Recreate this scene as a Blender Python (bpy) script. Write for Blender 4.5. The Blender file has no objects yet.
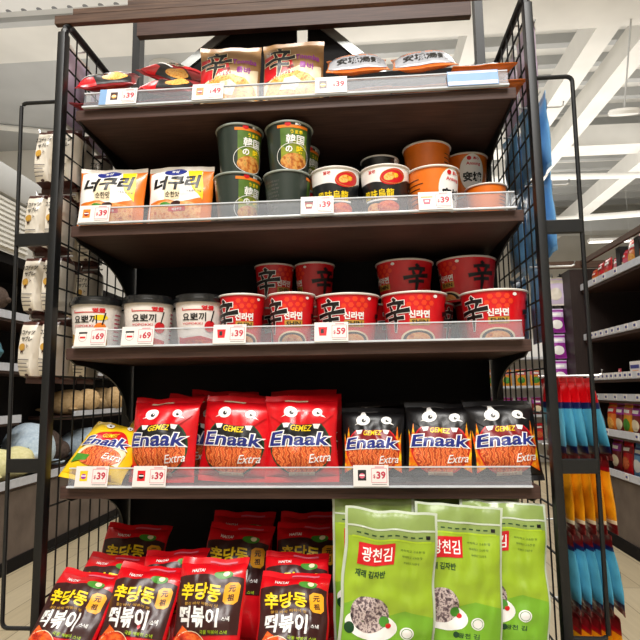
import bpy, bmesh, math, random
from mathutils import Vector, Matrix, noise
from mathutils.geometry import tessellate_polygon
R = math.radians
C = bpy.context.scene.collection
random.seed(7)

# ---------------------------------------------------------------- materials
def lin(c):
    o = []
    for v in c[:3]:
        v = v / 255.0
        o.append(v / 12.92 if v <= .04045 else ((v + .055) / 1.055) ** 2.4)
    return (o[0], o[1], o[2], 1.0)

MATS = {}
def mat(name, col, rough=.45, metal=0.0, spec=.5, coat=0.0, emit=0.0, var=.06, vscale=40.0):
    """principled material with a little procedural colour variation"""
    if name in MATS: return MATS[name]
    m = bpy.data.materials.new(name); m.use_nodes = True
    nt = m.node_tree; b = nt.nodes['Principled BSDF']
    c = lin(col)
    b.inputs['Roughness'].default_value = rough
    b.inputs['Metallic'].default_value = metal
    b.inputs['Specular IOR Level'].default_value = spec
    b.inputs['Coat Weight'].default_value = coat
    b.inputs['Coat Roughness'].default_value = .15
    if var:
        tc = nt.nodes.new('ShaderNodeTexCoord')
        n = nt.nodes.new('ShaderNodeTexNoise'); n.inputs['Scale'].default_value = vscale
        r = nt.nodes.new('ShaderNodeValToRGB')
        r.color_ramp.elements[0].position = .3; r.color_ramp.elements[1].position = .7
        r.color_ramp.elements[0].color = tuple(x * (1 - var) for x in c[:3]) + (1,)
        r.color_ramp.elements[1].color = tuple(min(1, x * (1 + var)) for x in c[:3]) + (1,)
        nt.links.new(tc.outputs['Object'], n.inputs['Vector'])
        nt.links.new(n.outputs['Fac'], r.inputs['Fac'])
        nt.links.new(r.outputs['Color'], b.inputs['Base Color'])
    else:
        b.inputs['Base Color'].default_value = c
    if emit:
        b.inputs['Emission Color'].default_value = c
        b.inputs['Emission Strength'].default_value = emit
    MATS[name] = m
    return m

def ramp_mat(name, cols, scale=120.0, rough=.4, kind='noise', stretch=(1, 1, 1), detail=3.0, coords='Object', spec=.5):
    """procedural pattern: cols = [(pos, rgb)...] over noise, voronoi or wave"""
    if name in MATS: return MATS[name]
    m = bpy.data.materials.new(name); m.use_nodes = True
    nt = m.node_tree; b = nt.nodes['Principled BSDF']
    b.inputs['Roughness'].default_value = rough
    b.inputs['Specular IOR Level'].default_value = spec
    tc = nt.nodes.new('ShaderNodeTexCoord'); mp = nt.nodes.new('ShaderNodeMapping')
    mp.inputs['Scale'].default_value = stretch
    if kind == 'noise':
        n = nt.nodes.new('ShaderNodeTexNoise'); n.inputs['Scale'].default_value = scale; n.inputs['Detail'].default_value = detail; out = n.outputs['Fac']
    elif kind == 'voronoi':
        n = nt.nodes.new('ShaderNodeTexVoronoi'); n.inputs['Scale'].default_value = scale; out = n.outputs['Distance']
    else:
        n = nt.nodes.new('ShaderNodeTexWave'); n.inputs['Scale'].default_value = scale; n.inputs['Distortion'].default_value = 7.0
        n.inputs['Detail'].default_value = detail; n.inputs['Detail Scale'].default_value = 2.0; out = n.outputs['Fac']
    r = nt.nodes.new('ShaderNodeValToRGB')
    e = r.color_ramp.elements
    while len(e) < len(cols): e.new(.5)
    for i, (p, c) in enumerate(cols):
        e[i].position = p; e[i].color = lin(c)
    nt.links.new(tc.outputs[coords], mp.inputs['Vector']); nt.links.new(mp.outputs[0], n.inputs['Vector'])
    nt.links.new(out, r.inputs['Fac']); nt.links.new(r.outputs['Color'], b.inputs['Base Color'])
    MATS[name] = m
    return m

M = MATS
def setup_materials():
    mat('black_metal', (26, 27, 28), .42, .3, .5)
    mat('wire_black', (20, 21, 22), .5, .2, .4)
    mat('panel_black', (19, 16, 17), .75, spec=.15)
    mat('grey_metal', (150, 152, 150), .35, .7)
    mat('hook_white', (215, 216, 216), .3, .3)
    ramp_mat('wood_dark', [(.3, (58, 41, 36)), (.55, (74, 53, 46)), (.75, (84, 62, 54))], 9, .5, 'noise', (1.2, 14, 30), 6, spec=.3)
    ramp_mat('wood_mid', [(.3, (66, 48, 38)), (.55, (84, 63, 50)), (.75, (98, 76, 61))], 8, .55, 'noise', (1.2, 18, 26), 6, spec=.3)
    ramp_mat('wood_black', [(.3, (36, 26, 24)), (.7, (48, 36, 32))], 9, .5, 'noise', (20, 1, 1), 5, spec=.3)
    ramp_mat('wood_base', [(.3, (92, 80, 73)), (.7, (112, 99, 91))], 9, .5, 'noise', (20, 1, 1), 5, spec=.3)
    mat('white_card', (228, 222, 217), .45, var=.01)
    mat('glare_card', (120, 158, 200), .5, var=.05)  # bluish glare on the rail labels, put into the card colour
    mat('tag_blush', (226, 178, 170), .3, var=0)
    mat('tag_red', (186, 36, 62), .5, var=0)
    mat('tag_pink', (208, 96, 116), .5, var=0)
    mat('ink_black', (14, 13, 14), .4, var=0)
    mat('ink_grey', (110, 106, 104), .5, var=0)
    mat('ink_white', (246, 244, 240), .4, var=0)
    mat('ink_cream', (240, 222, 186), .4, var=0)
    mat('ink_red', (206, 20, 30), .35, var=0)
    mat('ink_darkred', (128, 12, 22), .35, var=0)
    mat('ink_yellow', (250, 214, 28), .38, var=0)
    mat('ink_gold', (196, 150, 60), .4, var=0)
    mat('ink_orange', (238, 126, 30), .38, var=0)
    mat('ink_olive', (84, 116, 44), .35, var=.2); mat('ink_moss', (140, 150, 44), .35, var=.2)
    mat('ink_amber', (248, 172, 36), .38, var=0)
    mat('ink_hex', (232, 66, 30), .35, var=0)
    mat('ink_blue', (32, 44, 128), .35, var=0)
    mat('ink_purple', (150, 40, 150), .4, var=0)
    mat('ink_green', (70, 140, 40), .4, var=0)
    mat('ink_darkgreen', (18, 66, 34), .4, var=0)
    mat('ink_lime', (170, 200, 40), .4, var=0)
    mat('ink_brown', (58, 26, 24), .35, var=0)
    mat('film_beige', (172, 130, 82), .32, coat=.25)
    mat('film_red', (214, 14, 26), .3, coat=.3)
    mat('film_red_dark', (150, 14, 26), .3, coat=.3)
    mat('film_black', (15, 13, 15), .42, coat=.06)
    mat('film_yellow', (240, 198, 24), .3, coat=.3)
    mat('film_orange', (230, 122, 36), .3, coat=.3)
    mat('film_grey', (168, 170, 176), .25, coat=.3)
    mat('film_green', (150, 180, 40), .33, coat=.25, var=.12, vscale=22)
    mat('film_green_pale', (136, 158, 84), .3, coat=.25)
    mat('film_clear_edge', (198, 208, 188), .25, coat=.3)
    mat('film_cyan', (84, 166, 196), .3, coat=.3)
    mat('film_navy', (28, 34, 84), .3, coat=.3)
    mat('film_mustard', (226, 150, 20), .3, coat=.3)
    mat('film_maroon', (120, 22, 24), .3, coat=.3)
    mat('film_white', (232, 224, 210), .35, coat=.2)
    mat('film_cocoa', (70, 34, 28), .35, coat=.2)
    ramp_mat('film_lavender', [(.3, (214, 196, 226)), (.62, (226, 210, 234)), (.7, (214, 120, 170)), (.8, (186, 44, 110))], 9, .35)
    mat('film_sky', (118, 176, 226), .3, coat=.3)
    mat('film_sky_pale', (150, 196, 232), .25, coat=.3)
    mat('film_blue', (36, 72, 150), .3, coat=.3)
    mat('cup_dark', (44, 54, 48), .32, coat=.25)
    mat('cup_red', (216, 14, 26), .32, coat=.25)
    mat('cup_orange', (232, 116, 26), .34, coat=.2)
    mat('cup_white', (234, 226, 218), .36, coat=.1)
    mat('cup_black', (28, 30, 32), .28, coat=.3)
    mat('rim_white', (222, 216, 208), .4)
    mat('rim_grey', (150, 158, 150), .4)
    mat('lid_black', (24, 25, 26), .22, coat=.4)
    mat('lid_foil', (190, 186, 182), .3, .4)
    ramp_mat('food_noodle', [(.25, (176, 70, 20)), (.42, (240, 150, 40)), (.55, (252, 206, 110)), (.68, (226, 110, 30)), (.8, (120, 60, 20))], 190, .4)
    ramp_mat('food_snack', [(.12, (176, 60, 24)), (.35, (232, 112, 48)), (.58, (248, 166, 96)), (.8, (222, 92, 40))], 26, .4, 'wave', (1, 1, 2.2))
    ramp_mat('food_rice_cake', [(.25, (120, 18, 10)), (.42, (206, 52, 18)), (.58, (240, 110, 40)), (.8, (170, 30, 14))], 60, .3, 'noise', (1, 1, 2))
    ramp_mat('food_soup', [(.25, (140, 40, 16)), (.4, (236, 140, 60)), (.55, (248, 190, 120)), (.7, (214, 90, 40)), (.82, (84, 110, 30))], 90, .4)
    ramp_mat('food_dull', [(.3, (120, 60, 20)), (.45, (190, 110, 40)), (.6, (214, 160, 80)), (.75, (90, 90, 30))], 110, .4)
    ramp_mat('food_seaweed', [(.3, (36, 30, 34)), (.45, (120, 100, 104)), (.55, (214, 196, 190)), (.7, (80, 60, 66)), (.85, (90, 130, 40))], 170, .5)
    ramp_mat('flame', [(.3, (216, 40, 16)), (.5, (244, 130, 20)), (.65, (252, 214, 40))], 60, .35)
    ramp_mat('plush_blue', [(.3, (168, 188, 206)), (.7, (202, 216, 226))], 60, .95, spec=.1)
    ramp_mat('plush_yellow', [(.3, (214, 208, 150)), (.7, (232, 226, 178))], 60, .95, spec=.1)
    ramp_mat('plush_brown', [(.3, (74, 62, 56)), (.7, (96, 82, 74))], 60, .95, spec=.1)
    ramp_mat('plush_teal', [(.3, (70, 110, 124)), (.7, (96, 136, 148))], 60, .95, spec=.1)
    ramp_mat('plush_tan', [(.3, (190, 156, 110)), (.7, (214, 184, 140))], 60, .95, spec=.1)
    mat('ceiling_white', (226, 224, 218), .8, spec=.2, vscale=3)
    mat('ceiling_grey', (186, 187, 186), .8, spec=.2, vscale=3)
    mat('wall_white', (222, 219, 212), .85, spec=.2, vscale=2)
    mat('strip_grey', (196, 199, 208), .4)
    mat('lamp_glow', (255, 252, 244), .5, emit=3.0, var=0)
    # floor planks
    m = bpy.data.materials.new('floor_planks'); m.use_nodes = True; MATS['floor_planks'] = m
    nt = m.node_tree; b = nt.nodes['Principled BSDF']; b.inputs['Roughness'].default_value = .4
    tc = nt.nodes.new('ShaderNodeTexCoord'); mp = nt.nodes.new('ShaderNodeMapping'); mp.inputs['Rotation'].default_value = (0, 0, R(90))
    br = nt.nodes.new('ShaderNodeTexBrick'); br.inputs['Scale'].default_value = 1.0
    br.inputs['Brick Width'].default_value = 1.2; br.inputs['Row Height'].default_value = .16; br.inputs['Mortar Size'].default_value = .0025
    br.inputs['Color1'].default_value = lin((214, 200, 170)); br.inputs['Color2'].default_value = lin((200, 184, 152)); br.inputs['Mortar'].default_value = lin((150, 134, 108))
    n = nt.nodes.new('ShaderNodeTexNoise'); n.inputs['Scale'].default_value = 5; n.inputs['Detail'].default_value = 6
    mp2 = nt.nodes.new('ShaderNodeMapping'); mp2.inputs['Scale'].default_value = (14, .8, 1)
    r = nt.nodes.new('ShaderNodeValToRGB'); r.color_ramp.elements[0].color = (.72, .7, .66, 1); r.color_ramp.elements[1].color = (1, 1, 1, 1)
    mx = nt.nodes.new('ShaderNodeMix'); mx.data_type = 'RGBA'; mx.blend_type = 'MULTIPLY'; mx.inputs[0].default_value = 1
    nt.links.new(tc.outputs['Object'], mp.inputs['Vector']); nt.links.new(mp.outputs[0], br.inputs['Vector'])
    nt.links.new(tc.outputs['Object'], mp2.inputs['Vector']); nt.links.new(mp2.outputs[0], n.inputs['Vector']); nt.links.new(n.outputs['Fac'], r.inputs['Fac'])
    nt.links.new(br.outputs['Color'], mx.inputs[6]); nt.links.new(r.outputs['Color'], mx.inputs[7]); nt.links.new(mx.outputs[2], b.inputs['Base Color'])
    # acrylic
    m = bpy.data.materials.new('acrylic'); m.use_nodes = True; MATS['acrylic'] = m
    nt = m.node_tree; nt.nodes.clear()
    o = nt.nodes.new('ShaderNodeOutputMaterial'); mx = nt.nodes.new('ShaderNodeMixShader'); tr = nt.nodes.new('ShaderNodeBsdfTransparent')
    pb = nt.nodes.new('ShaderNodeBsdfPrincipled'); pb.inputs['Base Color'].default_value = (.6, .62, .66, 1); pb.inputs['Roughness'].default_value = .16
    tr.inputs['Color'].default_value = (.93, .94, .95, 1)
    n = nt.nodes.new('ShaderNodeTexNoise'); n.inputs['Scale'].default_value = 6
    mr = nt.nodes.new('ShaderNodeMapRange'); mr.inputs['To Min'].default_value = .1; mr.inputs['To Max'].default_value = .2
    nt.links.new(n.outputs['Fac'], mr.inputs['Value']); nt.links.new(mr.outputs[0], mx.inputs['Fac'])
    nt.links.new(tr.outputs[0], mx.inputs[1]); nt.links.new(pb.outputs[0], mx.inputs[2]); nt.links.new(mx.outputs[0], o.inputs['Surface'])
    mat('acrylic_edge', (206, 212, 218), .12, coat=.6)
    # perforated ceiling deck
    m = bpy.data.materials.new('perforated'); m.use_nodes = True; MATS['perforated'] = m
    nt = m.node_tree; b = nt.nodes['Principled BSDF']; b.inputs['Roughness'].default_value = .7
    tc = nt.nodes.new('ShaderNodeTexCoord'); mp = nt.nodes.new('ShaderNodeMapping'); mp.inputs['Scale'].default_value = (9, 7, 0)
    fr = nt.nodes.new('ShaderNodeVectorMath'); fr.operation = 'FRACTION'
    sb = nt.nodes.new('ShaderNodeVectorMath'); sb.operation = 'SUBTRACT'; sb.inputs[1].default_value = (.5, .5, 0)
    ln = nt.nodes.new('ShaderNodeVectorMath'); ln.operation = 'LENGTH'
    r = nt.nodes.new('ShaderNodeValToRGB'); r.color_ramp.interpolation = 'CONSTANT'
    r.color_ramp.elements[0].color = lin((120, 122, 124)); r.color_ramp.elements[1].color = lin((228, 228, 226)); r.color_ramp.elements[1].position = .17
    nt.links.new(tc.outputs['Object'], mp.inputs[0]); nt.links.new(mp.outputs[0], fr.inputs[0]); nt.links.new(fr.outputs[0], sb.inputs[0])
    nt.links.new(sb.outputs[0], ln.inputs[0]); nt.links.new(ln.outputs['Value'], r.inputs[0]); nt.links.new(r.outputs[0], b.inputs['Base Color'])
setup_materials()

# ---------------------------------------------------------------- mesh builder
class MB:
    def __init__(s): s.v = []; s.f = []; s.m = []; s.mats = []
    def mi(s, name):
        if name not in s.mats: s.mats.append(name)
        return s.mats.index(name)
    def add(s, vs, fs, m):
        k = len(s.v); i = s.mi(m); s.v += [tuple(p) for p in vs]
        for f in fs: s.f.append(tuple(q + k for q in f)); s.m.append(i)
    def box(s, lo, hi, m, bev=0.0):
        x0, y0, z0 = lo; x1, y1, z1 = hi
        if not bev:
            s.add([(x0,y0,z0),(x1,y0,z0),(x1,y1,z0),(x0,y1,z0),(x0,y0,z1),(x1,y0,z1),(x1,y1,z1),(x0,y1,z1)],
                  [(3,2,1,0),(4,5,6,7),(0,1,5,4),(1,2,6,5),(2,3,7,6),(3,0,4,7)], m); return
        bm = bmesh.new(); bmesh.ops.create_cube(bm, size=1)
        for v in bm.verts: v.co = Vector(((x0+x1)/2 + v.co.x*(x1-x0), (y0+y1)/2 + v.co.y*(y1-y0), (z0+z1)/2 + v.co.z*(z1-z0)))
        bmesh.ops.bevel(bm, geom=bm.edges[:], offset=bev, segments=2, profile=.6, affect='EDGES')
        bm.verts.index_update()
        s.add([v.co[:] for v in bm.verts], [[v.index for v in f.verts] for f in bm.faces], m); bm.free()
    def tube(s, pts, r, m, n=8, closed=False):
        pts = [Vector(p) for p in pts]; rings = []; N = len(pts)
        for i, p in enumerate(pts):
            a = pts[(i-1) % N] if (closed or i > 0) else p; b = pts[(i+1) % N] if (closed or i < N-1) else p
            d = (b - a).normalized(); h = Vector((0,0,1)) if abs(d.z) < .9 else Vector((1,0,0))
            u = d.cross(h).normalized(); w = d.cross(u)
            rings.append([p + u*(r*math.cos(2*math.pi*k/n)) + w*(r*math.sin(2*math.pi*k/n)) for k in range(n)])
        vs = [q for g in rings for q in g]; fs = []
        for i in range(N if closed else N-1):
            j = (i+1) % N
            for k in range(n): fs.append((i*n+k, j*n+k, j*n+(k+1)%n, i*n+(k+1)%n))
        if not closed: fs += [tuple(range(n)), tuple(reversed([(N-1)*n+k for k in range(n)]))]
        s.add(vs, fs, m)
    def lathe(s, prof, m, n=48):
        vs = []; fs = []
        for r, z in prof:
            for k in range(n):
                a = 2*math.pi*k/n; vs.append((r*math.sin(a), -r*math.cos(a), z))
        for i in range(len(prof)-1):
            for k in range(n): fs.append((i*n+k, i*n+(k+1)%n, (i+1)*n+(k+1)%n, (i+1)*n+k))
        s.add(vs, fs, m)
    def prism(s, poly, axis, a, b, m):
        """closed 2D polygon extruded along an axis ('x','y') from a to b"""
        def P(p, t): return (t, p[0], p[1]) if axis == 'x' else (p[0], t, p[1])
        n = len(poly); vs = [P(p, a) for p in poly] + [P(p, b) for p in poly]
        tr = tessellate_polygon([[Vector((p[0], p[1], 0)) for p in poly]])
        fs = [tuple(t) for t in tr] + [tuple(n+i for i in reversed(t)) for t in tr]
        fs += [(i, (i+1) % n, n+(i+1) % n, n+i) for i in range(n)]
        s.add(vs, fs, m)
    def ball(s, c, rad, m, nu=20, nv=12, fn=None):
        vs = []; fs = []
        for j in range(nv+1):
            t = math.pi*j/nv
            for k in range(nu):
                a = 2*math.pi*k/nu; d = Vector((math.sin(t)*math.cos(a), math.sin(t)*math.sin(a), math.cos(t)))
                p = Vector((c[0]+d.x*rad[0], c[1]+d.y*rad[1], c[2]+d.z*rad[2])); vs.append(fn(p, d) if fn else p)
        for j in range(nv):
            for k in range(nu): fs.append((j*nu+k, (j+1)*nu+k, (j+1)*nu+(k+1) % nu, j*nu+(k+1) % nu))
        s.add(vs, fs, m)
    def build(s, name, parent=None, smooth=True, fix=True):
        me = bpy.data.meshes.new(name); me.from_pydata(s.v, [], s.f)
        for x in s.mats: me.materials.append(MATS[x])
        me.polygons.foreach_set('material_index', s.m)
        if fix:
            bm = bmesh.new(); bm.from_mesh(me); bmesh.ops.recalc_face_normals(bm, faces=bm.faces[:]); bm.to_mesh(me); bm.free()
        me.polygons.foreach_set('use_smooth', [smooth]*len(me.polygons)); me.update()
        if smooth and hasattr(me, 'set_sharp_from_angle'): me.set_sharp_from_angle(angle=R(40))
        o = bpy.data.objects.new(name, me); C.objects.link(o)
        if parent: o.parent = parent
        return o

def tag(o, label, cat, group=None, kind=None):
    o['label'] = label; o['category'] = cat
    if group: o['group'] = group
    if kind: o['kind'] = kind
    return o
def struct(o): o['kind'] = 'structure'; return o
def empty(name, loc=(0,0,0), rot=(0,0,0)):
    o = bpy.data.objects.new(name, None); C.objects.link(o); o.location = loc; o.rotation_euler = rot; o.empty_display_size = .03
    return o
KIDS = {}
def copy_tree(o, parent=None):
    c = o.copy(); C.objects.link(c)
    if parent: c.parent = parent
    for ch in KIDS.get(o.name, []): copy_tree(ch, c)
    return c
USED = set()
def place(proto, loc, rot, label, cat, group=None, scale=None):
    """first call moves the prototype, later ones copy it with its parts"""
    if proto.name in USED: o = copy_tree(proto)
    else:
        def reg(p):
            KIDS[p.name] = list(p.children)
            for ch in p.children: reg(ch)
        bpy.context.view_layer.update(); reg(proto); USED.add(proto.name); o = proto
    o.location = loc; o.rotation_euler = rot
    if scale: o.scale = (scale,)*3
    if 'group' in o and not group: del o['group']
    return tag(o, label, cat, group)

# ---------------------------------------------------------------- printed artwork
TX = {}
def text_tris(s, off, res=2):
    k = (s, off)
    if k in TX: return TX[k]
    c = bpy.data.curves.new('t', 'FONT'); c.body = s; c.size = 1; c.offset = off; c.resolution_u = res
    o = bpy.data.objects.new('t', c); C.objects.link(o)
    me = bpy.data.meshes.new_from_object(o.evaluated_get(bpy.context.evaluated_depsgraph_get()))
    me.calc_loop_triangles()
    vs = [(v.co.x, v.co.y) for v in me.vertices]; tr = [tuple(t.vertices) for t in me.loop_triangles]
    bpy.data.objects.remove(o); bpy.data.curves.remove(c); bpy.data.meshes.remove(me)
    x0 = min(v[0] for v in vs); x1 = max(v[0] for v in vs); y0 = min(v[1] for v in vs); y1 = max(v[1] for v in vs)
    TX[k] = (vs, tr, (x0, x1, y0, y1)); return TX[k]

class Art:
    """flat print in millimetres (x right, z up), later wrapped onto a package"""
    def __init__(s): s.it = []
    def poly(s, pts, m, layer=1):
        tr = tessellate_polygon([[Vector((p[0], p[1], 0)) for p in pts]])
        s.it.append((m, layer, [tuple(p) for p in pts], [tuple(t) for t in tr])); return s
    def rect(s, x0, z0, x1, z1, m, layer=1):
        return s.poly([(x0, z0), (x1, z0), (x1, z1), (x0, z1)], m, layer)
    def ell(s, cx, cz, rx, rz, m, layer=1, rot=0, a0=0, a1=360, n=28):
        full = a1 - a0 >= 360; pts = []
        for i in range(n if full else n+1):
            a = R(a0 + (a1-a0)*i/n); x = rx*math.cos(a); z = rz*math.sin(a); c, q = math.cos(R(rot)), math.sin(R(rot))
            pts.append((cx + x*c - z*q, cz + x*q + z*c))
        return s.poly(pts, m, layer)
    def ring(s, cx, cz, rx, rz, wd, m, layer=1, n=30):
        pts = []; tr = []
        for i in range(n):
            a = 2*math.pi*i/n; pts += [(cx+rx*math.cos(a), cz+rz*math.sin(a)), (cx+(rx-wd)*math.cos(a), cz+(rz-wd)*math.sin(a))]
            j = (i+1) % n; tr += [(2*i, 2*j, 2*j+1), (2*i, 2*j+1, 2*i+1)]
        s.it.append((m, layer, pts, tr)); return s
    def text(s, t, cx, cz, h, m, layer=2, bold=.02, w=None, shear=0.0, rot=0.0, out=None, outw=.05, arc=0.0):
        ref = text_tris(t, bold)[2]
        for mm, of, ly in ([(out, bold+outw, layer)] if out else []) + [(m, bold, layer+1 if out else layer)]:
            vs, tr, bb = text_tris(t, of)
            k = h/(ref[3]-ref[2]); kx = (w/(ref[1]-ref[0])) if w else k
            mx = (ref[0]+ref[1])/2; my = (ref[2]+ref[3])/2; c, q = math.cos(R(rot)), math.sin(R(rot)); P = []
            for x, y in vs:
                x = (x-mx)*kx; y = (y-my)*k; x += shear*y; y += arc*(1 - (x/40.0)**2)
                P.append((cx + x*c - y*q, cz + x*q + y*c))
            s.it.append((mm, ly, P, tr))
        return s
    def brush(s, strokes, cx, cz, h, m, layer=3, out=None, ow=2.0):
        """strokes: list of ([(x,y)...], [width...]) in a unit box"""
        for mm, ex, ly in ([(out, ow, layer)] if out else []) + [(m, 0, layer+1 if out else layer)]:
            for pts, wd in strokes:
                P = [Vector(((x-.5)*h, (y-.5)*h)) for x, y in pts]; L = []; Rr = []
                for i, p in enumerate(P):
                    d = (P[min(i+1, len(P)-1)] - P[max(i-1, 0)]).normalized(); nrm = Vector((-d.y, d.x)); q = wd[i]*h/2 + ex
                    e = d*(ex if i == len(P)-1 else -ex if i == 0 else 0)
                    L.append(p+nrm*q+e); Rr.append(p-nrm*q+e)
                n = len(P); pp = L + Rr; tr = []
                for i in range(n-1): tr += [(i, n+i, n+i+1), (i, n+i+1, i+1)]
                s.it.append((mm, ly, [(cx+v.x, cz+v.y) for v in pp], tr))
        return s
    def apply(s, mb, fn, L=7.0):
        for m, layer, pts, tris in s.it:
            stack = [tuple(Vector(pts[i]) for i in t) for t in tris]; idx = {}; vs = []; fs = []
            def gid(p):
                k = (round(p.x, 3), round(p.y, 3))
                if k not in idx: idx[k] = len(vs); vs.append(fn(p.x/1000, p.y/1000, layer))
                return idx[k]
            while stack:
                a, b, c = stack.pop(); e = [(b-a).length, (c-b).length, (a-c).length]; mxl = max(e)
                if mxl > L:
                    i = e.index(mxl)
                    if i == 1: a, b, c = b, c, a
                    elif i == 2: a, b, c = c, a, b
                    h = (a+b)/2; stack += [(a, h, c), (h, b, c)]
                else:
                    if (b-a).x*(c-a).y - (b-a).y*(c-a).x < 0: b, c = c, b
                    t = (gid(a), gid(b), gid(c))
                    if len(set(t)) == 3: fs.append(t)
            mb.add(vs, fs, m)

SPICY = [([(.46, 1.0), (.54, .9)], [.08, .13]), ([(.2, .82), (.5, .85), (.82, .84)], [.09, .1, .13]),
         ([(.34, .78), (.4, .62)], [.06, .11]), ([(.68, .8), (.6, .62)], [.12, .06]),
         ([(.02, .5), (.45, .57), (.98, .62)], [.13, .09, .14]), ([(.2, .36), (.5, .39), (.8, .4)], [.1, .09, .11]),
         ([(.5, .57), (.51, .3), (.47, -.02)], [.1, .12, .05])]

# ---------------------------------------------------------------- packages
class BagShape:
    def __init__(s, w, h, t, seal=.011, seed=0, crum=.0016, waist=.05, pu=2.4, pv=.5, fold=0.0):
        s.fold = fold
        s.w, s.h, s.t, s.seal, s.seed, s.crum, s.waist, s.pu, s.pv = w, h, t, seal, seed, crum, waist, pu, pv
    def __call__(s, x, z, side):
        u = max(-1, min(1, x/(s.w/2))); v = z/s.h; q = s.seal/s.h
        vv = max(0, min(1, (v-q)/(1-2*q))); pv = max(0, math.sin(math.pi*vv))**s.pv; pu = (1-abs(u)**s.pu)**.7 if abs(u) < 1 else 0
        y = side*s.t/2*pu*pv
        bend = noise.noise((x*14, z*12, s.seed*3.1))*s.crum*2.0 + noise.noise((x*45, z*14, s.seed*3.1+9))*s.crum*.8*(1-pv*.6)
        bump = noise.noise((x*38+side*5, z*34, s.seed*7.7))*s.crum + noise.noise((x*80, z*26, s.seed*1.7+4))*s.crum*.45
        y += bend + side*bump*pu*pv*1.3
        d = max(0, z - (s.h - s.seal*2.2)); y += s.fold*d*(1+.5*u)
        xx = x*(1 - s.waist*pv) + noise.noise((z*18, u*.3, s.seed+5))*s.crum*.8
        return (xx, y, z + noise.noise((x*22, v, s.seed+2))*s.crum*1.2*(v > .5))
    def front(s):
        return lambda x, z, layer: (lambda p: (p[0], p[1]-.0013-.0004*layer, p[2]))(s(x, z, -1))

def make_bag(name, sh, base, art, seal_top=None, seal_bot=None, nx=22, nz=28, pouch='pouch', bands=()):
    root = empty(name); q = sh.seal
    mb = MB(); zs = [q + (sh.h-2*q)*(.5-.5*math.cos(math.pi*j/nz)) for j in range(nz+1)]
    xs = [sh.w/2*math.sin(math.pi/2*(2*i/nx-1)) for i in range(nx+1)]
    vs = []; fs = []
    for side in (-1, 1):
        k = len(vs)
        for z in zs:
            for x in xs: vs.append(sh(x, z, side))
        for j in range(nz):
            for i in range(nx):
                a = k + j*(nx+1)+i; f = (a, a+1, a+nx+2, a+nx+1); fs.append(f if side < 0 else f[::-1])
    mb.add(vs, fs, base)
    for z0, z1, bm_ in bands:
        i_ = mb.mi(bm_)
        for q_, f in enumerate(fs):
            zc = sum(vs[t][2] for t in f)/4
            if z0 <= zc < z1: mb.m[q_] = i_
    if art: art.apply(mb, sh.front())
    mb.build(pouch, root, fix=False)
    for nm, z0, z1, m in (('top_seal', sh.h-q, sh.h, seal_top or base), ('bottom_seal', 0, q, seal_bot or base)):
        sb = MB(); vs = []; fs = []; n = 3; e = .0005
        for side in (-1, 1):
            k = len(vs)
            for j in range(n+1):
                for x in xs:
                    p = sh(x, z0+(z1-z0)*j/n, side); rip = .0004*math.sin(j*math.pi)
                    vs.append((p[0], p[1]+side*e+rip, p[2]))
            for j in range(n):
                for i in range(nx):
                    a = k+j*(nx+1)+i; f = (a, a+1, a+nx+2, a+nx+1); fs.append(f if side < 0 else f[::-1])
        K = (n+1)*(nx+1)
        for i in range(nx):
            fs.append((i+1, i, K+i, K+i+1)); t = n*(nx+1); fs.append((t+i, t+i+1, K+t+i+1, K+t+i))
        for j in range(n):
            a = j*(nx+1); fs.append((a, a+nx+1, K+a+nx+1, K+a)); a += nx; fs.append((a+nx+1, a, K+a, K+a+nx+1))
        sb.add(vs, fs, m); sb.build(nm, root)
    return root

def cup_fn(rb, rt, h, rot=0.0):
    rm = (rb+rt)/2
    def f(s, z, layer):
        r = rb + (rt-rb)*z/h + .0004*layer; a = s/rm + R(rot)
        return (r*math.sin(a), -r*math.cos(a), z)
    return f
def make_cup(name, rb, rt, h, base, rim, art, rot=0.0, lid=None, lidm='lid_foil'):
    root = empty(name)
    mb = MB(); prof = [(.0005, .006), (rb-.004, .006), (rb-.003, 0), (rb, 0)]
    prof += [(rb+(rt-rb)*k/8, h*k/8) for k in range(1, 9)]; mb.lathe(prof, base, 72)
    art.apply(mb, cup_fn(rb, rt, h, rot), 5.0)
    mb.build('cup_body', root, fix=False)
    if lid is None:
        rm = MB(); rm.lathe([(rt-.001, h-.0035), (rt+.0022, h-.0035), (rt+.003, h-.0015), (rt+.0022, h+.0005), (rt-.001, h+.001), (rt-.0015, h-.0005)], rim, 72); rm.build('rim', root)
        lm = MB(); lm.lathe([(.0005, h+.0005), (rt*.6, h+.0003), (rt-.001, h)], lidm, 48); lm.build('lid', root)
    else:
        lm = MB(); lm.lathe([(rt-.001, h-.004), (rt+.0045, h-.004), (rt+.005, h+.004), (rt+.002, h+.005), (rt+.001, h+.012), (rt-.003, h+.0145), (rt-.007, h+.0145), (rt-.009, h+.011), (.0005, h+.011)], lid, 72); lm.build('lid', root)
    return root
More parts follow.
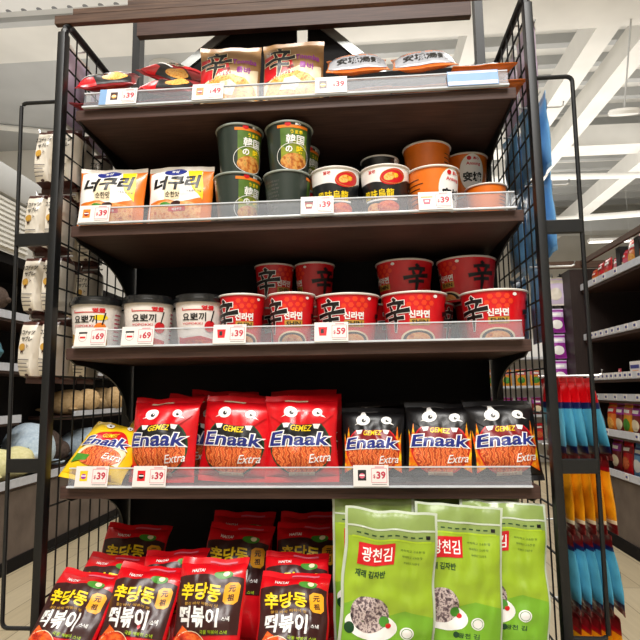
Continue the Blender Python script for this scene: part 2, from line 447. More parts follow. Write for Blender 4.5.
# ================================================================ SETTING
struct_n = [0]
def trim(mb):
    struct_n[0] += 1; return struct(mb.build('trim_%d' % struct_n[0], smooth=False))
mb = MB(); mb.box((-5, -4, -.05), (6, 11, 0), 'floor_planks'); struct(mb.build('floor', smooth=False))
mb = MB(); mb.box((-5, -4, 4.3), (6, 11, 4.4), 'ceiling_white')
for i in range(24): mb.box((-5, 2.6+i*.36, 4.2), (6, 2.68+i*.36, 4.3), 'ceiling_grey')
struct(mb.build('ceiling', smooth=False))
mb = MB(); mb.box((-5, 11, 0), (6, 11.1, 4.3), 'wall_white'); struct(mb.build('wall_back', smooth=False))
mb = MB(); mb.box((-5.1, -4, 0), (-5, 11, 4.3), 'wall_white'); struct(mb.build('wall_left', smooth=False))
mb = MB(); mb.box((6, -4, 0), (6.1, 11, 4.3), 'wall_white'); struct(mb.build('wall_right', smooth=False))
mb = MB(); mb.box((-5, -4.1, 0), (6, -4, 4.3), 'wall_white'); struct(mb.build('wall_front', smooth=False))
# ceiling beams, deck
mb = MB(); mb.box((-5, 2.5, 3.6), (6, 2.92, 3.9), 'ceiling_white'); mb.box((-5, 2.44, 3.6), (6, 2.5, 3.64), 'ceiling_grey'); trim(mb)
mb = MB(); mb.box((-5, 5.4, 3.75), (6, 5.7, 4.0), 'ceiling_white'); trim(mb)
mb = MB(); mb.box((-5, 8.6, 3.6), (6, 8.9, 3.9), 'ceiling_grey'); trim(mb)
for x, w in ((2.03, .17), (2.42, .17), (3.6, .2), (-.2, .16), (1.05, .12)):
    mb = MB(); mb.box((x-w/2, 2.92, 3.62), (x+w/2, 11, 3.84), 'ceiling_white'); trim(mb)
mb = MB(); mb.box((-5, 4.5, 0), (-.9, 4.6, 3.6), 'wall_white'); struct(mb.build('wall_bulkhead', smooth=False))
mb = MB(); mb.box((-5, 2.92, 3.6), (-.9, 4.5, 3.62), 'ceiling_grey'); mb.tube([(-5, 3.3, 3.57), (-2.0, 4.4, 3.57)], .03, 'ceiling_white', 8); trim(mb)
mb = MB(); mb.box((-5, .6, 3.62), (-.2, 2.36, 3.66), 'perforated'); trim(mb)

# ================================================================ DISPLAY RACK
S = [1.5717, 1.3093, 1.0459, .7645, .43, .12]
HW = .475; BY = .325
rack = empty('display_rack')
tag(rack, 'dark wood and black wire display rack filling the middle of the aisle', 'shelf')
for i, z in enumerate(S):
    mb = MB(); mb.box((-HW, 0, z-.024), (HW, BY, z), 'wood_dark', .0015); sh_ = mb.build('shelf_board', rack, smooth=False)
    if i < 4:
        mb = MB()
        mb.prism([(-.008, z), (-.0055, z), (.0005, z+.036), (-.002, z+.036)], 'x', -.455, .458, 'acrylic')
        mb.box((-.4555, -.013, z-.001), (.4585, -.0035, z+.003), 'acrylic_edge', .0008)
        mb.prism([(-.0035, z+.0355), (.001, z+.0355), (.001, z+.038), (-.0035, z+.038)], 'x', -.455, .458, 'acrylic_edge')
        mb.build('price_rail', sh_, smooth=False)['label'] = 'clear acrylic price rail'
    for s_ in (-1, 1):
        n = 10; poly = [(.004, z-.024), (BY-.002, z-.024), (BY-.002, z-.17)]
        poly += [(BY-.03 - (BY-.06)*(1-math.cos(math.pi/2*k/n)), z-.15 + .116*math.sin(math.pi/2*k/n)) for k in range(n+1)]
        mb = MB(); mb.prism(poly, 'x', s_*.468-.002, s_*.468+.002, 'black_metal'); mb.build('shelf_bracket', sh_, smooth=False)
mb = MB(); mb.box((-.56, -.26, S[4]-.03), (.56, -.03, S[4]), 'wood_dark', .0015); mb.box((-.56, -.26, 0), (.56, -.24, S[4]-.03), 'wood_dark'); mb.build('base_tray', rack, smooth=False)
mb = MB(); mb.box((-.462, BY, .1), (.462, BY+.012, 1.815), 'panel_black'); mb.build('back_panel', rack, smooth=False)
for s_ in (-1, 1):
    mb = MB(); mb.box((s_*.482-.011, BY+.001, 0), (s_*.482+.011, BY+.035, 2.14), 'black_metal'); mb.build('upright', rack, smooth=False)
# gable behind the top shelf with grey sloping edges
mb = MB(); mb.prism([(-.44, 1.79), (.235, 1.79), (.03, 1.985), (.01, 1.985), (.008, 1.925), (-.022, 1.925), (-.022, 1.985), (-.2, 1.985)], 'y', BY+.02, BY+.03, 'panel_black'); mb.build('gable_panel', rack, smooth=False)
for a, b in (((-.45, 1.79), (-.2, 1.99)), ((.245, 1.79), (.035, 1.99))):
    d = Vector((b[0]-a[0], b[1]-a[1])).normalized(); n_ = Vector((-d.y, d.x))*.012
    mb = MB(); mb.prism([(a[0]-n_.x, a[1]-n_.y), (b[0]-n_.x, b[1]-n_.y), (b[0]+n_.x, b[1]+n_.y), (a[0]+n_.x, a[1]+n_.y)], 'y', BY+.014, BY+.036, 'grey_metal'); mb.build('gable_edge', rack, smooth=False)
# header boards
mb = MB(); mb.box((-.468, BY-.03, 1.945), (.455, BY-.008, 2.16), 'wood_dark', .001); mb.build('header_board', rack, smooth=False)
mb = MB(); mb.box((-.53, -.007, 1.7765), (.53, .007, 1.797), 'wood_mid', .001); mb.build('header_board', rack, smooth=False)
for (x0, y0, z0, z1) in ((-.488, -.007, 1.7972, 1.811), (-.362, -.006, 1.8112, 1.824), (-.225, -.005, 1.8242, 1.838)):
    mb = MB(); mb.box((x0, y0, z0), (.52, y0+.012, z1), 'wood_mid', .001); mb.build('header_board', rack, smooth=False)
# side frames: front post, top rail, wire grid, outer loop with cross bars
for s_ in (-1, 1):
    X = s_*.502; top = 1.776; ro = .0105
    mb = MB(); pts = [(X, -.012, 0), (X, -.012, top-.03)]
    n = 5
    for k in range(n+1):
        a = math.pi/2*k/n; pts.append((X, -.012+.03*(1-math.cos(a)), top-.03+.03*math.sin(a)))
    pts.append((X, BY+.02, top)); mb.tube(pts, ro-.002, 'black_metal', 8)
    mb.box((X-ro*.85, -.026, 0), (X+ro*.85, -.002, top-.03), 'black_metal', .004)
    mb.build('side_post', rack)
    gm = MB()
    for k in range(7): y = .035+k*.048; gm.tube([(X-s_*.004, y, .05), (X-s_*.004, y, top-.006)], .0019, 'wire_black', 5)
    z = top-.05
    while z > .06: gm.tube([(X, -.004, z), (X, BY+.02, z)], .0022, 'wire_black', 5); z -= .05 if z > 1.12 else .088
    gm.build('wire_grid', rack)
    xo = s_*(.593 if s_ < 0 else .584); zt = 1.588 if s_ < 0 else 1.582; zb = .497; xi = X+s_*.006; r0 = .012; xl = xo + (-s_*.018 if s_ < 0 else -s_*.008)
    lp = [(xi, -.012, zt)]
    for k in range(5):
        a = math.pi/2*k/4; lp.append((xo-s_*r0*(1-math.sin(a)), -.012, zt-r0*(1-math.cos(a))))
    for k in range(5):
        a = math.pi/2*k/4; lp.append((xl-s_*r0*(1-math.cos(a)), -.012, zb+r0*(1-math.sin(a))))
    lp.append((xi, -.012, zb))
    mb = MB(); mb.tube(lp, .0045 if s_ > 0 else .0042, 'black_metal', 8); fr = mb.build('outer_loop', rack)
    for zc in ((1.278, .808) if s_ < 0 else (1.2665, .803)):
        xe = xo + (xl-xo)*(zt-zc)/(zt-zb)
        mb = MB(); mb.box((min(X, xe), -.018, zc-.0135), (max(X, xe), -.006, zc+.0135), 'black_metal', .0015); mb.build('cross_bar', fr, smooth=False)

# ================================================================ PRODUCTS: prototypes
def noodle_beige(seed):
    a = Art()
    U = 24
    a.poly([(-70, 124), (-8, 126), (10, 70), (-30, 58), (-70, 60)], 'ink_red')
    a.poly([(-6, 84), (30, 86), (69, 92), (69, 12), (-69, 12), (-69, 50), (-40, 66)], 'ink_cream')
    a.poly([(-69, 14), (69, 14), (64, 44), (42, 66), (12, 74), (-24, 68), (-56, 52)], 'food_noodle', 2)
    a.poly([(-30, 30), (-16, 56), (6, 62), (22, 48), (10, 24)], 'food_white', 3)
    a.brush(SPICY, -31, 104, 78, 'ink_black', 4, 'ink_cream', 1.6)
    a.text('Toomba', 36, 110, 15, 'ink_purple', 3, .025, 56, arc=3)
    a.text('툼바', 36, 88, 16, 'ink_purple', 3, .03, 34)
    a.text('라면', -4, 88, 9, 'ink_brown', 4, .02)
    a.it = [(m, l, [(x, zz+U) for x, zz in pts], tr) for m, l, pts, tr in a.it]
    return make_bag('noodle_pack', BagShape(.146, .192, .05, seed=seed, crum=.0034), 'film_beige', a)
ramp_mat('food_white', [(.3, (220, 190, 130)), (.5, (246, 240, 226)), (.75, (230, 200, 150))], 90, .4)
def noodle_grey(seed):
    a = Art()
    a.poly([(-66, 16), (-62, 12), (62, 12), (66, 18), (66, 78), (58, 88), (-58, 88), (-66, 76)], 'film_grey', 1)
    a.text('安城湯麺', 4, 38, 30, 'ink_black', 3, .025, 104)
    a.text('Ansung', -28, 68, 16, 'ink_orange', 3, .02, 46); a.text('tang myun', 26, 67, 10, 'ink_orange', 3, .01, 44)
    a.ell(0, 112, 54, 22, 'food_noodle', 1)
    return make_bag('noodle_pack', BagShape(.14, .145, .04, seed=seed, crum=.0018), 'film_orange', a, 'film_orange')
def noodle_dark(seed):
    a = Art()
    a.poly([(-58, 12), (58, 12), (58, 50), (20, 72), (-20, 66), (-58, 80)], 'ink_black')
    a.ell(20, 40, 30, 22, 'food_noodle', 2); a.poly([(-62, 10), (-20, 10), (-30, 40), (-62, 52)], 'film_red', 2); a.poly([(-60, 56), (-10, 62), (-14, 70), (-60, 66)], 'ink_white', 3)
    a.poly([(-62, 134), (62, 134), (60, 104), (10, 90), (-60, 108)], 'film_red', 1)
    a.brush(SPICY, -28, 92, 50, 'ink_black', 3, 'ink_cream', 1.5)
    return make_bag('noodle_pack', BagShape(.135, .145, .04, seed=seed, crum=.0028), 'film_red_dark', a)
def noodle_udon(seed):
    a = Art()
    a.poly([(-70, 138), (-50, 145), (44, 145), (54, 138), (58, 12), (-70, 12)], 'ink_white')
    a.poly([(20, 142), (52, 144), (58, 100), (58, 64), (34, 92)], 'ink_yellow', 2)
    a.poly([(-66, 62), (-20, 66), (10, 58), (58, 70), (58, 12), (-66, 12)], 'film_orange', 2)
    a.poly([(-62, 54), (-20, 62), (26, 58), (56, 52), (54, 14), (-64, 14)], 'food_soup', 3)
    a.poly([(-34, 116), (6, 116), (4, 66), (-30, 66)], 'ink_cream', 2)
    a.ell(-8, 138, 26, 11, 'ink_blue', 3, 4)
    a.text('농심', -8, 138, 9, 'ink_white', 4, .02)
    a.text('너구리', -4, 108, 36, 'ink_black', 4, .045, 108, shear=.22, rot=3)
    a.text('순한맛', -12, 78, 14, 'ink_black', 4, .01, 32)
    a.text('오동통한 면발', 38, 86, 5, 'ink_brown', 4, .01, 34)
    a.rect(-18, 38, 22, 48, 'ink_red', 4); a.text('해물우동', 2, 43, 6, 'ink_white', 5, .01)
    a.ell(-2, 56, 12, 6, 'ink_brown', 4); a.ell(-26, 54, 12, 5, 'ink_green', 4)
    return make_bag('noodle_pack', BagShape(.152, .156, .046, seed=seed, crum=.0034, waist=.03), 'film_orange', a, 'film_white')

def tall_cup(front):
    a = Art()
    a.rect(-30, 22, 30, 96, 'ink_olive', 1)
    a.poly([(-30, 22), (30, 22), (30, 60), (10, 74), (-20, 50), (-30, 58)], 'ink_moss', 2)
    a.ell(0, 22, 32, 18, 'food_dull', 3)
    a.ring(-2, 32, 38, 30, 1.1, 'ink_white', 4)
    a.text('韓国', 2, 70, 20, 'ink_white', 4, .015); a.text('の', -12, 48, 14, 'ink_white', 4, .03); a.text('味', 12, 48, 16, 'ink_yellow', 4, .03)
    a.text('うま辛', 4, 86, 9, 'ink_yellow', 4, .02)
    a.rect(-36, 95, 30, 101, 'ink_orange', 2); a.ell(-14, 103, 6, 5, 'ink_red', 3); a.text('農心', 6, 104, 6, 'ink_white', 3)
    for k in range(9): a.text('용량 조리법 나트륨 열량 안내'[:15-k % 4], -118, 88-k*8, 4.2, 'ink_grey', 1, 0, 44-(k*7) % 13)
    a.rect(92, 34, 104, 96, 'ink_lime', 1); a.rect(74, 40, 88, 90, 'ink_orange', 1)
    return make_cup('noodle_cup', .041, .0515, .110, 'cup_dark', 'rim_grey', a, front)
def udon_bowl(front):
    a = Art()
    up = [(-92, 112)]; n = 20
    for i in range(n+1):
        x = -92 + 184*i/n; up.append((x, 84 - 20*math.exp(-((x-26)/30)**2) + 6*math.sin(x/26)))
    up.append((92, 112)); a.poly(up, 'ink_white', 1)
    a.ell(24, 86, 27, 17, 'ink_red', 2, 12); a.ring(24, 86, 25, 15.5, 1, 'ink_gold', 3)
    a.ell(18, 86, 13, 8, 'food_noodle', 3, 20); a.text('辛', 30, 88, 11, 'ink_yellow', 3, .03)
    a.text('旨味', -18, 99, 8, 'ink_red', 2, .02); a.text('風味烏龍', -8, 50, 21, 'ink_yellow', 2, .012, 70)
    a.rect(-40, 36, 34, 40, 'ink_white', 2); a.ell(14, 22, 26, 13, 'food_rice_cake', 2); a.ell(-20, 22, 20, 10, 'food_soup', 2)
    return make_cup('noodle_bowl', .043, .053, .112, 'cup_black', 'rim_white', a, front)
def orange_cup(front):
    a = Art()
    a.ell(0, 56, 31, 47, 'ink_white', 1); a.ring(0, 56, 32, 48, 1.2, 'ink_gold', 2)
    a.text('安城', 0, 46, 25, 'ink_black', 3, .045); a.text('Ansung', 2, 78, 10, 'ink_red', 3, .02, 34); a.ell(-8, 92, 5, 5, 'ink_red', 3); a.text('農心', 8, 92, 7, 'ink_red', 3)
    for k in range(6): a.rect(-106, 30+k*10, -60-(k*9) % 17, 32+k*10, 'ink_brown', 1)
    for k in range(4): a.rect(70, 40+k*12, 104-(k*9) % 17, 43+k*12, 'ink_brown', 1)
    return make_cup('noodle_cup', .045, .0555, .106, 'cup_orange', 'rim_white', a, front)
def snack_cup(front, cheese):
    a = Art()
    a.text('요뽀끼', -4, 62, 18, 'ink_black', 3, .02, 50); a.poly([(30, 50), (36, 76), (39, 76), (33, 50)], 'ink_black', 3)
    a.text('YOPOKKI', -8, 48, 5, 'ink_red', 3, .01, 44)
    a.poly([(-30, 82), (-30, 76), (36, 76), (36, 82), (34, 82), (34, 78), (-28, 78), (-28, 82)], 'ink_red', 2); a.text('영풍', 24, 82, 8, 'ink_red', 3, .06, 26)
    if cheese:
        a.poly([(-46, 2), (46, 2), (44, 20), (20, 34), (-4, 38), (-30, 28), (-46, 34)], 'ink_gold', 1); a.ell(6, 14, 30, 12, 'food_soup', 2); a.ell(28, 66, 15, 6, 'ink_yellow', 2)
        a.ell(28, 42, 13, 13, 'ink_orange', 3)
    else:
        a.poly([(-46, 2), (46, 2), (44, 14), (10, 22), (-30, 18), (-46, 22)], 'ink_red', 1); a.ell(6, 8, 30, 6, 'food_rice_cake', 2); a.ell(30, 42, 12, 12, 'ink_red', 3)
    a.text('떡볶이', -20, 38, 6, 'ink_grey', 3, .01)
    for k in range(7): a.rect(-84, 20+k*9, -62-(k*5) % 9, 22+k*9, 'ink_grey', 1); a.rect(60, 18+k*9, 86-(k*5) % 9, 21+k*9, 'tag_pink', 1)
    return make_cup('snack_cup', .045, .0525, .098, 'cup_white', 'rim_white', a, front, 'lid_black')
def spicy_art(k, h):
    a = Art()
    a.brush(SPICY, -30*k, .56*h, .66*h, 'ink_black', 3, 'ink_white', 1.5)
    for i, (x, z) in enumerate([(0, .86), (14, .88), (28, .86), (7, .76), (21, .77), (35, .76), (-6, .74), (14, .66), (28, .67)]):
        a.ell(x*k+4, z*h, 5.2*k, 5.2*k, 'ink_hex', 1, n=6)
    a.text('신라면', 16*k, .55*h, .15*h, 'ink_white', 3, .04, 38*k)
    a.rect(-2*k, .33*h, 36*k, .46*h, 'ink_gold', 2); a.text('SHIN', 17*k, .395*h, .09*h, 'ink_black', 3, .03, 30*k)
    a.ell(14*k, .06*h, 36*k, .2*h, 'ink_cream', 1, a0=-2, a1=182); a.ell(14*k, .06*h, 31*k, .17*h, 'ink_black', 2, a0=0, a1=180); a.ell(14*k, .06*h, 24*k, .13*h, 'food_soup', 3, a0=0, a1=180)
    a.ell(46*k, .9*h, 4*k, 3*k, 'ink_white', 2)
    a.brush(SPICY, 95*k, .56*h, .62*h, 'ink_black', 3, 'ink_darkred', 1.2)
    for q in range(8): a.rect(-120*k, (.2+q*.08)*h, (-84-(q*7) % 15)*k, (.222+q*.08)*h, 'ink_cream', 1)
    return a
def red_cup(front): return make_cup('noodle_cup', .039, .0488, .108, 'cup_red', 'rim_white', spicy_art(1.0, 108), front)
def red_bowl(front): return make_cup('noodle_bowl', .057, .0685, .104, 'cup_red', 'rim_white', spicy_art(1.12, 104), front)

def enaak(kind, seed):
    base = {'red': 'film_red', 'black': 'film_black', 'yellow': 'film_yellow'}[kind]; a = Art(); w, h, cz = .152, .18, 82
    if kind == 'yellow':
        a.ell(4, 92, 50, 42, 'ink_red', 1, a0=0, a1=180); a.poly([(-58, 66), (-40, 84), (50, 92), (60, 76), (56, 40), (-60, 44)], 'ink_cream', 2)
        a.ell(2, 56, 54, 26, 'food_snack', 3, 4); a.poly([(-62, 34), (-24, 40), (-20, 54), (-58, 58)], 'ink_green', 4)
        a.rect(-48, 12, 50, 22, 'ink_gold', 2)
    else:
        if kind == 'black':
            for s_ in (-1, 1):
                a.poly([(s_*62, 30), (s_*44, 40), (s_*40, 80), (s_*47, 118), (s_*49, 96), (s_*54, 138), (s_*58, 104), (s_*63, 124)], 'flame', 1)
        a.ell(0, cz, 59, 60, 'ink_darkgreen' if kind == 'red' else 'ink_red', 2); a.ell(0, cz, 56, 57, 'ink_black' if kind == 'red' else 'ink_darkred', 3)
        a.poly([(-60, 146), (-40, 128), (0, 126), (40, 128), (60, 146), (60, 152), (-60, 152)], base, 4)
        for s_ in (-1, 1): a.poly([(s_*22, 127), (s_*37, 127), (s_*33, 117), (s_*25, 118)], 'ink_white', 5)
        a.poly([(-55, 84), (55, 84), (55, 66), (46, 48), (26, 31), (0, 26), (-26, 31), (-46, 48), (-55, 66)], 'food_snack', 4)
        a.rect(-24, 22, 24, 30, 'ink_cream', 6); a.text('치킨맛 스낵', 0, 26, 5, 'ink_red', 7, .0)
        a.rect(-32, 164, 12, 168, 'ink_cream' if kind == 'red' else 'ink_grey', 4)
    a.text('GEMEZ', 0, 119 if kind != 'yellow' else 116, 12, 'ink_yellow', 6, .015, 40, shear=.15)
    a.text('Enaak', 0, 96, 28, 'ink_blue', 8, .026, 114, shear=.18, rot=3 if kind == 'yellow' else 0, out='ink_white', outw=.05)
    a.text('Extra', 36, 58, 17, 'ink_white', 8, .005, 42, shear=.35, rot=6)
    ez = 151 if kind != 'yellow' else 150
    for ex, r_ in ((-21, 11.5), (30, 8.5)):
        if kind == 'yellow': r_ *= .75
        if kind == 'black': r_ *= 1.15
        a.ell(ex, ez, r_*1.15, r_, 'ink_white', 6, 10); a.ell(ex+1.5, ez-1.5, r_*.36, r_*.36, 'ink_black', 7); a.ell(ex+3, ez, r_*.13, r_*.13, 'ink_white', 8)
        if kind != 'yellow': a.poly([(ex-10 if ex < 0 else ex+6, ez-8), (ex-19 if ex < 0 else ex+17, ez-11), (ex-9 if ex < 0 else ex+8, ez-4)], 'ink_white', 6)
    if kind != 'yellow': a.it = [(m, l, [(x*1.1, max(13, z_-10) if z_ < 163.5 else z_) for x, z_ in pts], tr) for m, l, pts, tr in a.it]
    return make_bag('snack_bag', BagShape(w, h, .06, .012, seed, .0042, .03, fold=.55), base, a)

def tteok(seed):
    a = Art()
    a.poly([(-73, 206), (-40, 212), (40, 212), (73, 204), (71, 100), (0, 98), (-71, 96)], 'ink_brown', 1)
    a.text('辛당동', -16, 178, 35, 'ink_yellow', 4, .028, 92)
    a.poly([(36, 192), (44, 198), (62, 196), (67, 190), (65, 160), (58, 154), (42, 156), (36, 162)], 'ink_amber', 2); a.text('元', 51, 185, 13, 'ink_brown', 3, .03); a.text('祖', 51, 168, 13, 'ink_brown', 3, .03)
    a.text('쫄깃 바삭 떡볶이 맛', -10, 154, 6, 'ink_gold', 3, .01, 76)
    a.text('떡볶이', -14, 131, 37, 'ink_white', 4, .03, 90); a.text('스낵', 46, 128, 9, 'ink_white', 4, .02)
    a.text('국물 떡볶이 스낵', 22, 104, 7, 'ink_lime', 3, .01, 58)
    a.ell(-30, 62, 42, 44, 'food_rice_cake', 2); a.ring(-30, 62, 42.5, 44.5, 1.4, 'ink_cream', 3)
    a.poly([(-66, 90), (-50, 116), (-34, 106), (-36, 88), (-54, 80)], 'food_rice_cake', 3)
    a.text('HAITAI', -28, 220, 7, 'ink_white', 3, .02); a.ell(30, 214, 20, 8, 'ink_green', 2); a.ell(36, 216, 7, 5, 'ink_cream', 3)
    a.rect(-10, 238, 50, 242, 'tag_pink', 2)
    return make_bag('rice_cake_snack_bag', BagShape(.151, .25, .058, .014, seed, .0052, .04, fold=.5), 'film_red', a)

def pouch_green(seed):
    root = empty('seaweed_pouch'); sh = BagShape(.16, .312, .029, .006, seed, .004, .0, 4.0, .6)
    mb = MB(); nx, nz = 22, 30; vs = []; fs = []
    for side in (-1, 1):
        k = len(vs)
        for j in range(nz+1):
            for i in range(nx+1): vs.append(sh(-.08+.16*i/nx, .312*j/nz, side))
        for j in range(nz):
            for i in range(nx):
                q = k+j*(nx+1)+i; f = (q, q+1, q+nx+2, q+nx+1); fs.append(f if side < 0 else f[::-1])
    mb.add(vs, fs, 'film_clear_edge')
    a = Art(); a.rect(-80, 4, 80, 277, 'film_green_pale', 1); a.rect(-79, 4, 79, 228, 'film_green', 2)
    a.poly([(-79, 4), (79, 4), (79, 84), (30, 92), (-10, 80), (-40, 112), (-79, 96)], 'film_leaf', 3)
    a.rect(-72, 226, 72, 229, 'ink_lime', 3); a.rect(-80, 244, 80, 247, 'film_clear_edge', 3)
    for k in range(9): a.rect(-64+k*14, 234, -56+k*14, 236, 'ink_darkgreen', 3)
    a.rect(62, 232, 70, 238, 'ink_black', 3)
    a.poly([(-60, 184), (6, 187), (6, 222), (-60, 219)], 'ink_red', 4); a.text('광천김', -26, 203, 23, 'ink_white', 5, .015, 54, rot=2)
    a.text('재래 김자반', -34, 171, 12, 'ink_darkgreen', 4, .03, 54)
    for k in range(3): a.text('바삭하고 고소한 맛', 38, 212-k*10, 4, 'ink_darkgreen', 4, .0, 44-k*8)
    a.ell(-30, 66, 47, 22, 'ink_white', 4, -6); a.ell(-34, 84, 34, 29, 'food_seaweed', 5); a.ell(-8, 74, 9, 8, 'ink_green', 6); a.ell(0, 68, 5, 4, 'ink_red', 6)
    a.ell(34, 58, 12, 10, 'ink_white', 4); a.ring(34, 58, 9.5, 8, .9, 'ink_green', 5); a.text('광천 김', 18, 38, 8, 'ink_darkgreen', 4, .02, 40)
    a.ell(-4, 38, 5, 5, 'ink_darkgreen', 4); a.ell(-68, 60, 9, 9, 'ink_darkgreen', 5)
    a.it = [(m, l, [(x*.94, min(308, zz+36+24*max(0, min(1, (150-zz)/40))) if zz > 5 else zz) for x, zz in pts], tr) for m, l, pts, tr in a.it]
    a.apply(mb, sh.front()); mb.build('pouch', root, fix=False)
    z = MB(); z.tube([(lambda p: (p[0], p[1]-.001, p[2]))(sh(-.074+.148*i/14, .281, -1)) for i in range(15)], .0014, 'film_clear_edge', 6); z.build('zip_seal', root)
    return root
mat('film_leaf', (118, 172, 40), .33, coat=.25, var=.08, vscale=22)

# ---- thumbnails for the price cards
def thumb(a, kind, x, z):
    if kind == 'cup_white': a.poly([(x-6, z-8), (x+6, z-8), (x+8, z+6), (x-8, z+6)], 'cup_white', 2); a.rect(x-9, z+6, x+9, z+10, 'ink_black', 2); a.rect(x-6, z-4, x+6, z, 'ink_red', 3); a.ring(x, z-1, 9, 10, .6, 'ink_grey', 2)
    elif kind == 'cup_red': a.poly([(x-7, z-9), (x+7, z-9), (x+9, z+9), (x-9, z+9)], 'cup_red', 2); a.rect(x-4, z-4, x+2, z+5, 'ink_black', 3)
    elif kind == 'cup_dark': a.poly([(x-6, z-9), (x+6, z-9), (x+9, z+6), (x-9, z+6)], 'ink_darkred', 2); a.rect(x-9, z+6, x+9, z+9, 'ink_black', 2); a.rect(x-5, z-4, x+6, z+1, 'ink_cream', 3)
    elif kind == 'cup_pale': a.poly([(x-6, z-9), (x+6, z-9), (x+8, z+3), (x-8, z+3)], 'tag_pink', 2); a.rect(x-12, z+6, x+12, z+9, 'ink_gold', 2); a.rect(x-4, z-4, x+4, z, 'ink_white', 3)
    else:
        a.rect(x-8, z-10, x+8, z+10, {'beige': 'ink_orange', 'black': 'ink_black', 'red': 'film_red', 'yellow': 'film_yellow', 'brown': 'ink_brown'}[kind], 2)
        a.ell(x, z-1, 5.5, 5, {'beige': 'ink_darkred', 'black': 'tag_pink', 'red': 'ink_black', 'yellow': 'ink_purple', 'brown': 'food_noodle'}[kind], 3)
        a.rect(x-5, z-1, x+5, z+1, 'ink_white', 4)
def price_tag(i, x, num, kind, label, wide=0, yaw=0.0):
    a = Art(); a.rect(-34, 1, 34, 41, 'white_card', 1)
    if wide: a.rect(-34-wide, 1, -34, 41, 'glare_card', 1)  # blue glare beside the tag, painted as an extra piece of card
    thumb(a, kind, -17, 22)
    a.poly([(1, 8), (31, 8), (31, 35), (1, 35)], 'tag_pink', 2); a.poly([(1.9, 8.9), (30.1, 8.9), (30.1, 34.1), (1.9, 34.1)], 'white_card', 3)
    a.text(num, 19.5, 22, 14.5, 'tag_red', 5, .035); a.text('$', 6.5, 19.5, 8, 'tag_red', 5, .02); a.rect(8, 36.5, 26, 38, 'tag_pink', 3); a.rect(2, 4.5, 30, 5.6, 'ink_grey', 3)
    mb = MB(); mb.box((-.034-wide/1000, -.0002, .001), (.034, .0006, .041), 'white_card')
    a.apply(mb, lambda u, v, l: (u, -.0002-.00012*l, v), 80)
    o = mb.build('price_tag', smooth=False, fix=False); o.location = (x, -.0146, S[i]+.001); o.rotation_euler = (R(-11), 0, R(yaw))
    tag(o, label, 'price tag', 'price cards clipped on the shelf rails'); return o
price_tag(0, -.367, '39', 'brown', 'price card reading 39 under the pile of dark red noodle packs', 16)
price_tag(0, -.176, '49', 'beige', 'price card reading 49 under the beige noodle packs')
price_tag(0, .09, '39', 'brown', 'price card reading 39 under the grey lying noodle packs on the top shelf')
price_tag(1, -.419, '39', 'beige', 'price card reading 39 under the orange and white noodle packs at left')
price_tag(1, .057, '39', 'cup_dark', 'price card reading 39 with a dark bowl picture under the black bowls')
price_tag(1, .298, '39', 'cup_pale', 'price card reading 39 under the bright orange cup')
price_tag(2, -.417, '69', 'cup_white', 'price card reading 69 under the white cup with the yellow print')
price_tag(2, -.317, '69', 'cup_white', 'price card reading 69 under the middle white cup')
price_tag(2, -.125, '39', 'cup_red', 'price card reading 39 under the small red noodle cups')
price_tag(2, .082, '59', 'cup_red', 'price card reading 59 under the large red noodle bowls')
price_tag(3, -.404, '39', 'yellow', 'price card reading 39 with a yellow bag picture at the left end')
price_tag(3, -.285, '39', 'red', 'price card reading 39 with a red bag picture')
price_tag(3, .154, '39', 'black', 'price card reading 39 with a black bag picture')

mb = MB(); mb.box((-.052, -.0003, 0), (.052, .0006, .036), 'glare_card'); a_ = Art(); a_.rect(-50, 2, 50, 10, 'tag_blush', 1); a_.rect(-50, 30, 50, 34, 'ink_white', 1); a_.apply(mb, lambda u, v, l: (u, -.0003-.0001*l, v), 80)  # reflected glare painted as blue, pink and white bands on a strip
o = mb.build('glare_label', smooth=False, fix=False); o.location = (.385, -.0146, S[0]+.002); o.rotation_euler = (R(-11), 0, 0); tag(o, 'label strip painted with pale blue glare at the right end of the top shelf rail', 'label')
# ---- top shelf
z = S[0]; G = 'beige noodle packs on the top shelf'
p = noodle_beige(1); place(p, (-.150, .075, z), (R(-7), 0, R(2)), 'beige noodle pack with crumpled peaked top, left of the two', 'noodle pack', G)
p = noodle_beige(2); place(p, (-.002, .075, z), (R(-6), 0, R(-2)), 'beige noodle pack standing right of its twin, beside lying grey packs', 'noodle pack', G)
G = 'grey and orange noodle packs on the top shelf'
p = noodle_grey(3)
place(p, (.148, .015, z+.064), (R(-50), 0, R(2)), 'grey noodle pack with black print, next to the beige packs', 'noodle pack', G)
place(p, (.292, .015, z+.064), (R(-51), 0, R(-2)), 'grey noodle pack with black print, second from the beige packs', 'noodle pack', G)
place(p, (.150, .012, z+.022), (R(-89), 0, R(-2)), 'orange noodle pack lying flat under the grey one next to the beige packs', 'noodle pack', G)
place(p, (.290, .012, z+.022), (R(-89), 0, R(2)), 'orange noodle pack lying flat under the second grey one', 'noodle pack', G)
place(p, (.150, .165, z+.022), (R(-89), 0, R(2)), 'orange noodle pack lying flat at the back behind the first grey one', 'noodle pack', G)
place(p, (.290, .165, z+.022), (R(-89), 0, R(-2)), 'orange noodle pack lying flat at the back behind the second grey one', 'noodle pack', G)
place(p, (.431, .012, z+.022), (R(-89), 0, R(-1)), 'orange noodle pack lying flat at the right end of the top shelf, lower one', 'noodle pack', G)
place(p, (.42, .02, z+.066), (R(-84), R(-3), R(6)), 'orange noodle pack lying flat on another at the right end of the top shelf', 'noodle pack', G)
G = 'dark red noodle packs in a pile at the left of the top shelf'
p = noodle_dark(5)
place(p, (-.43, .012, z+.024), (R(-88), R(0), R(3)), 'dark red noodle pack lying flat lowest at the left end of the top shelf', 'noodle pack', G)
place(p, (-.418, .018, z+.064), (R(-54), R(-8), R(12)), 'dark red noodle pack with pale picture on top at the left end', 'noodle pack', G)
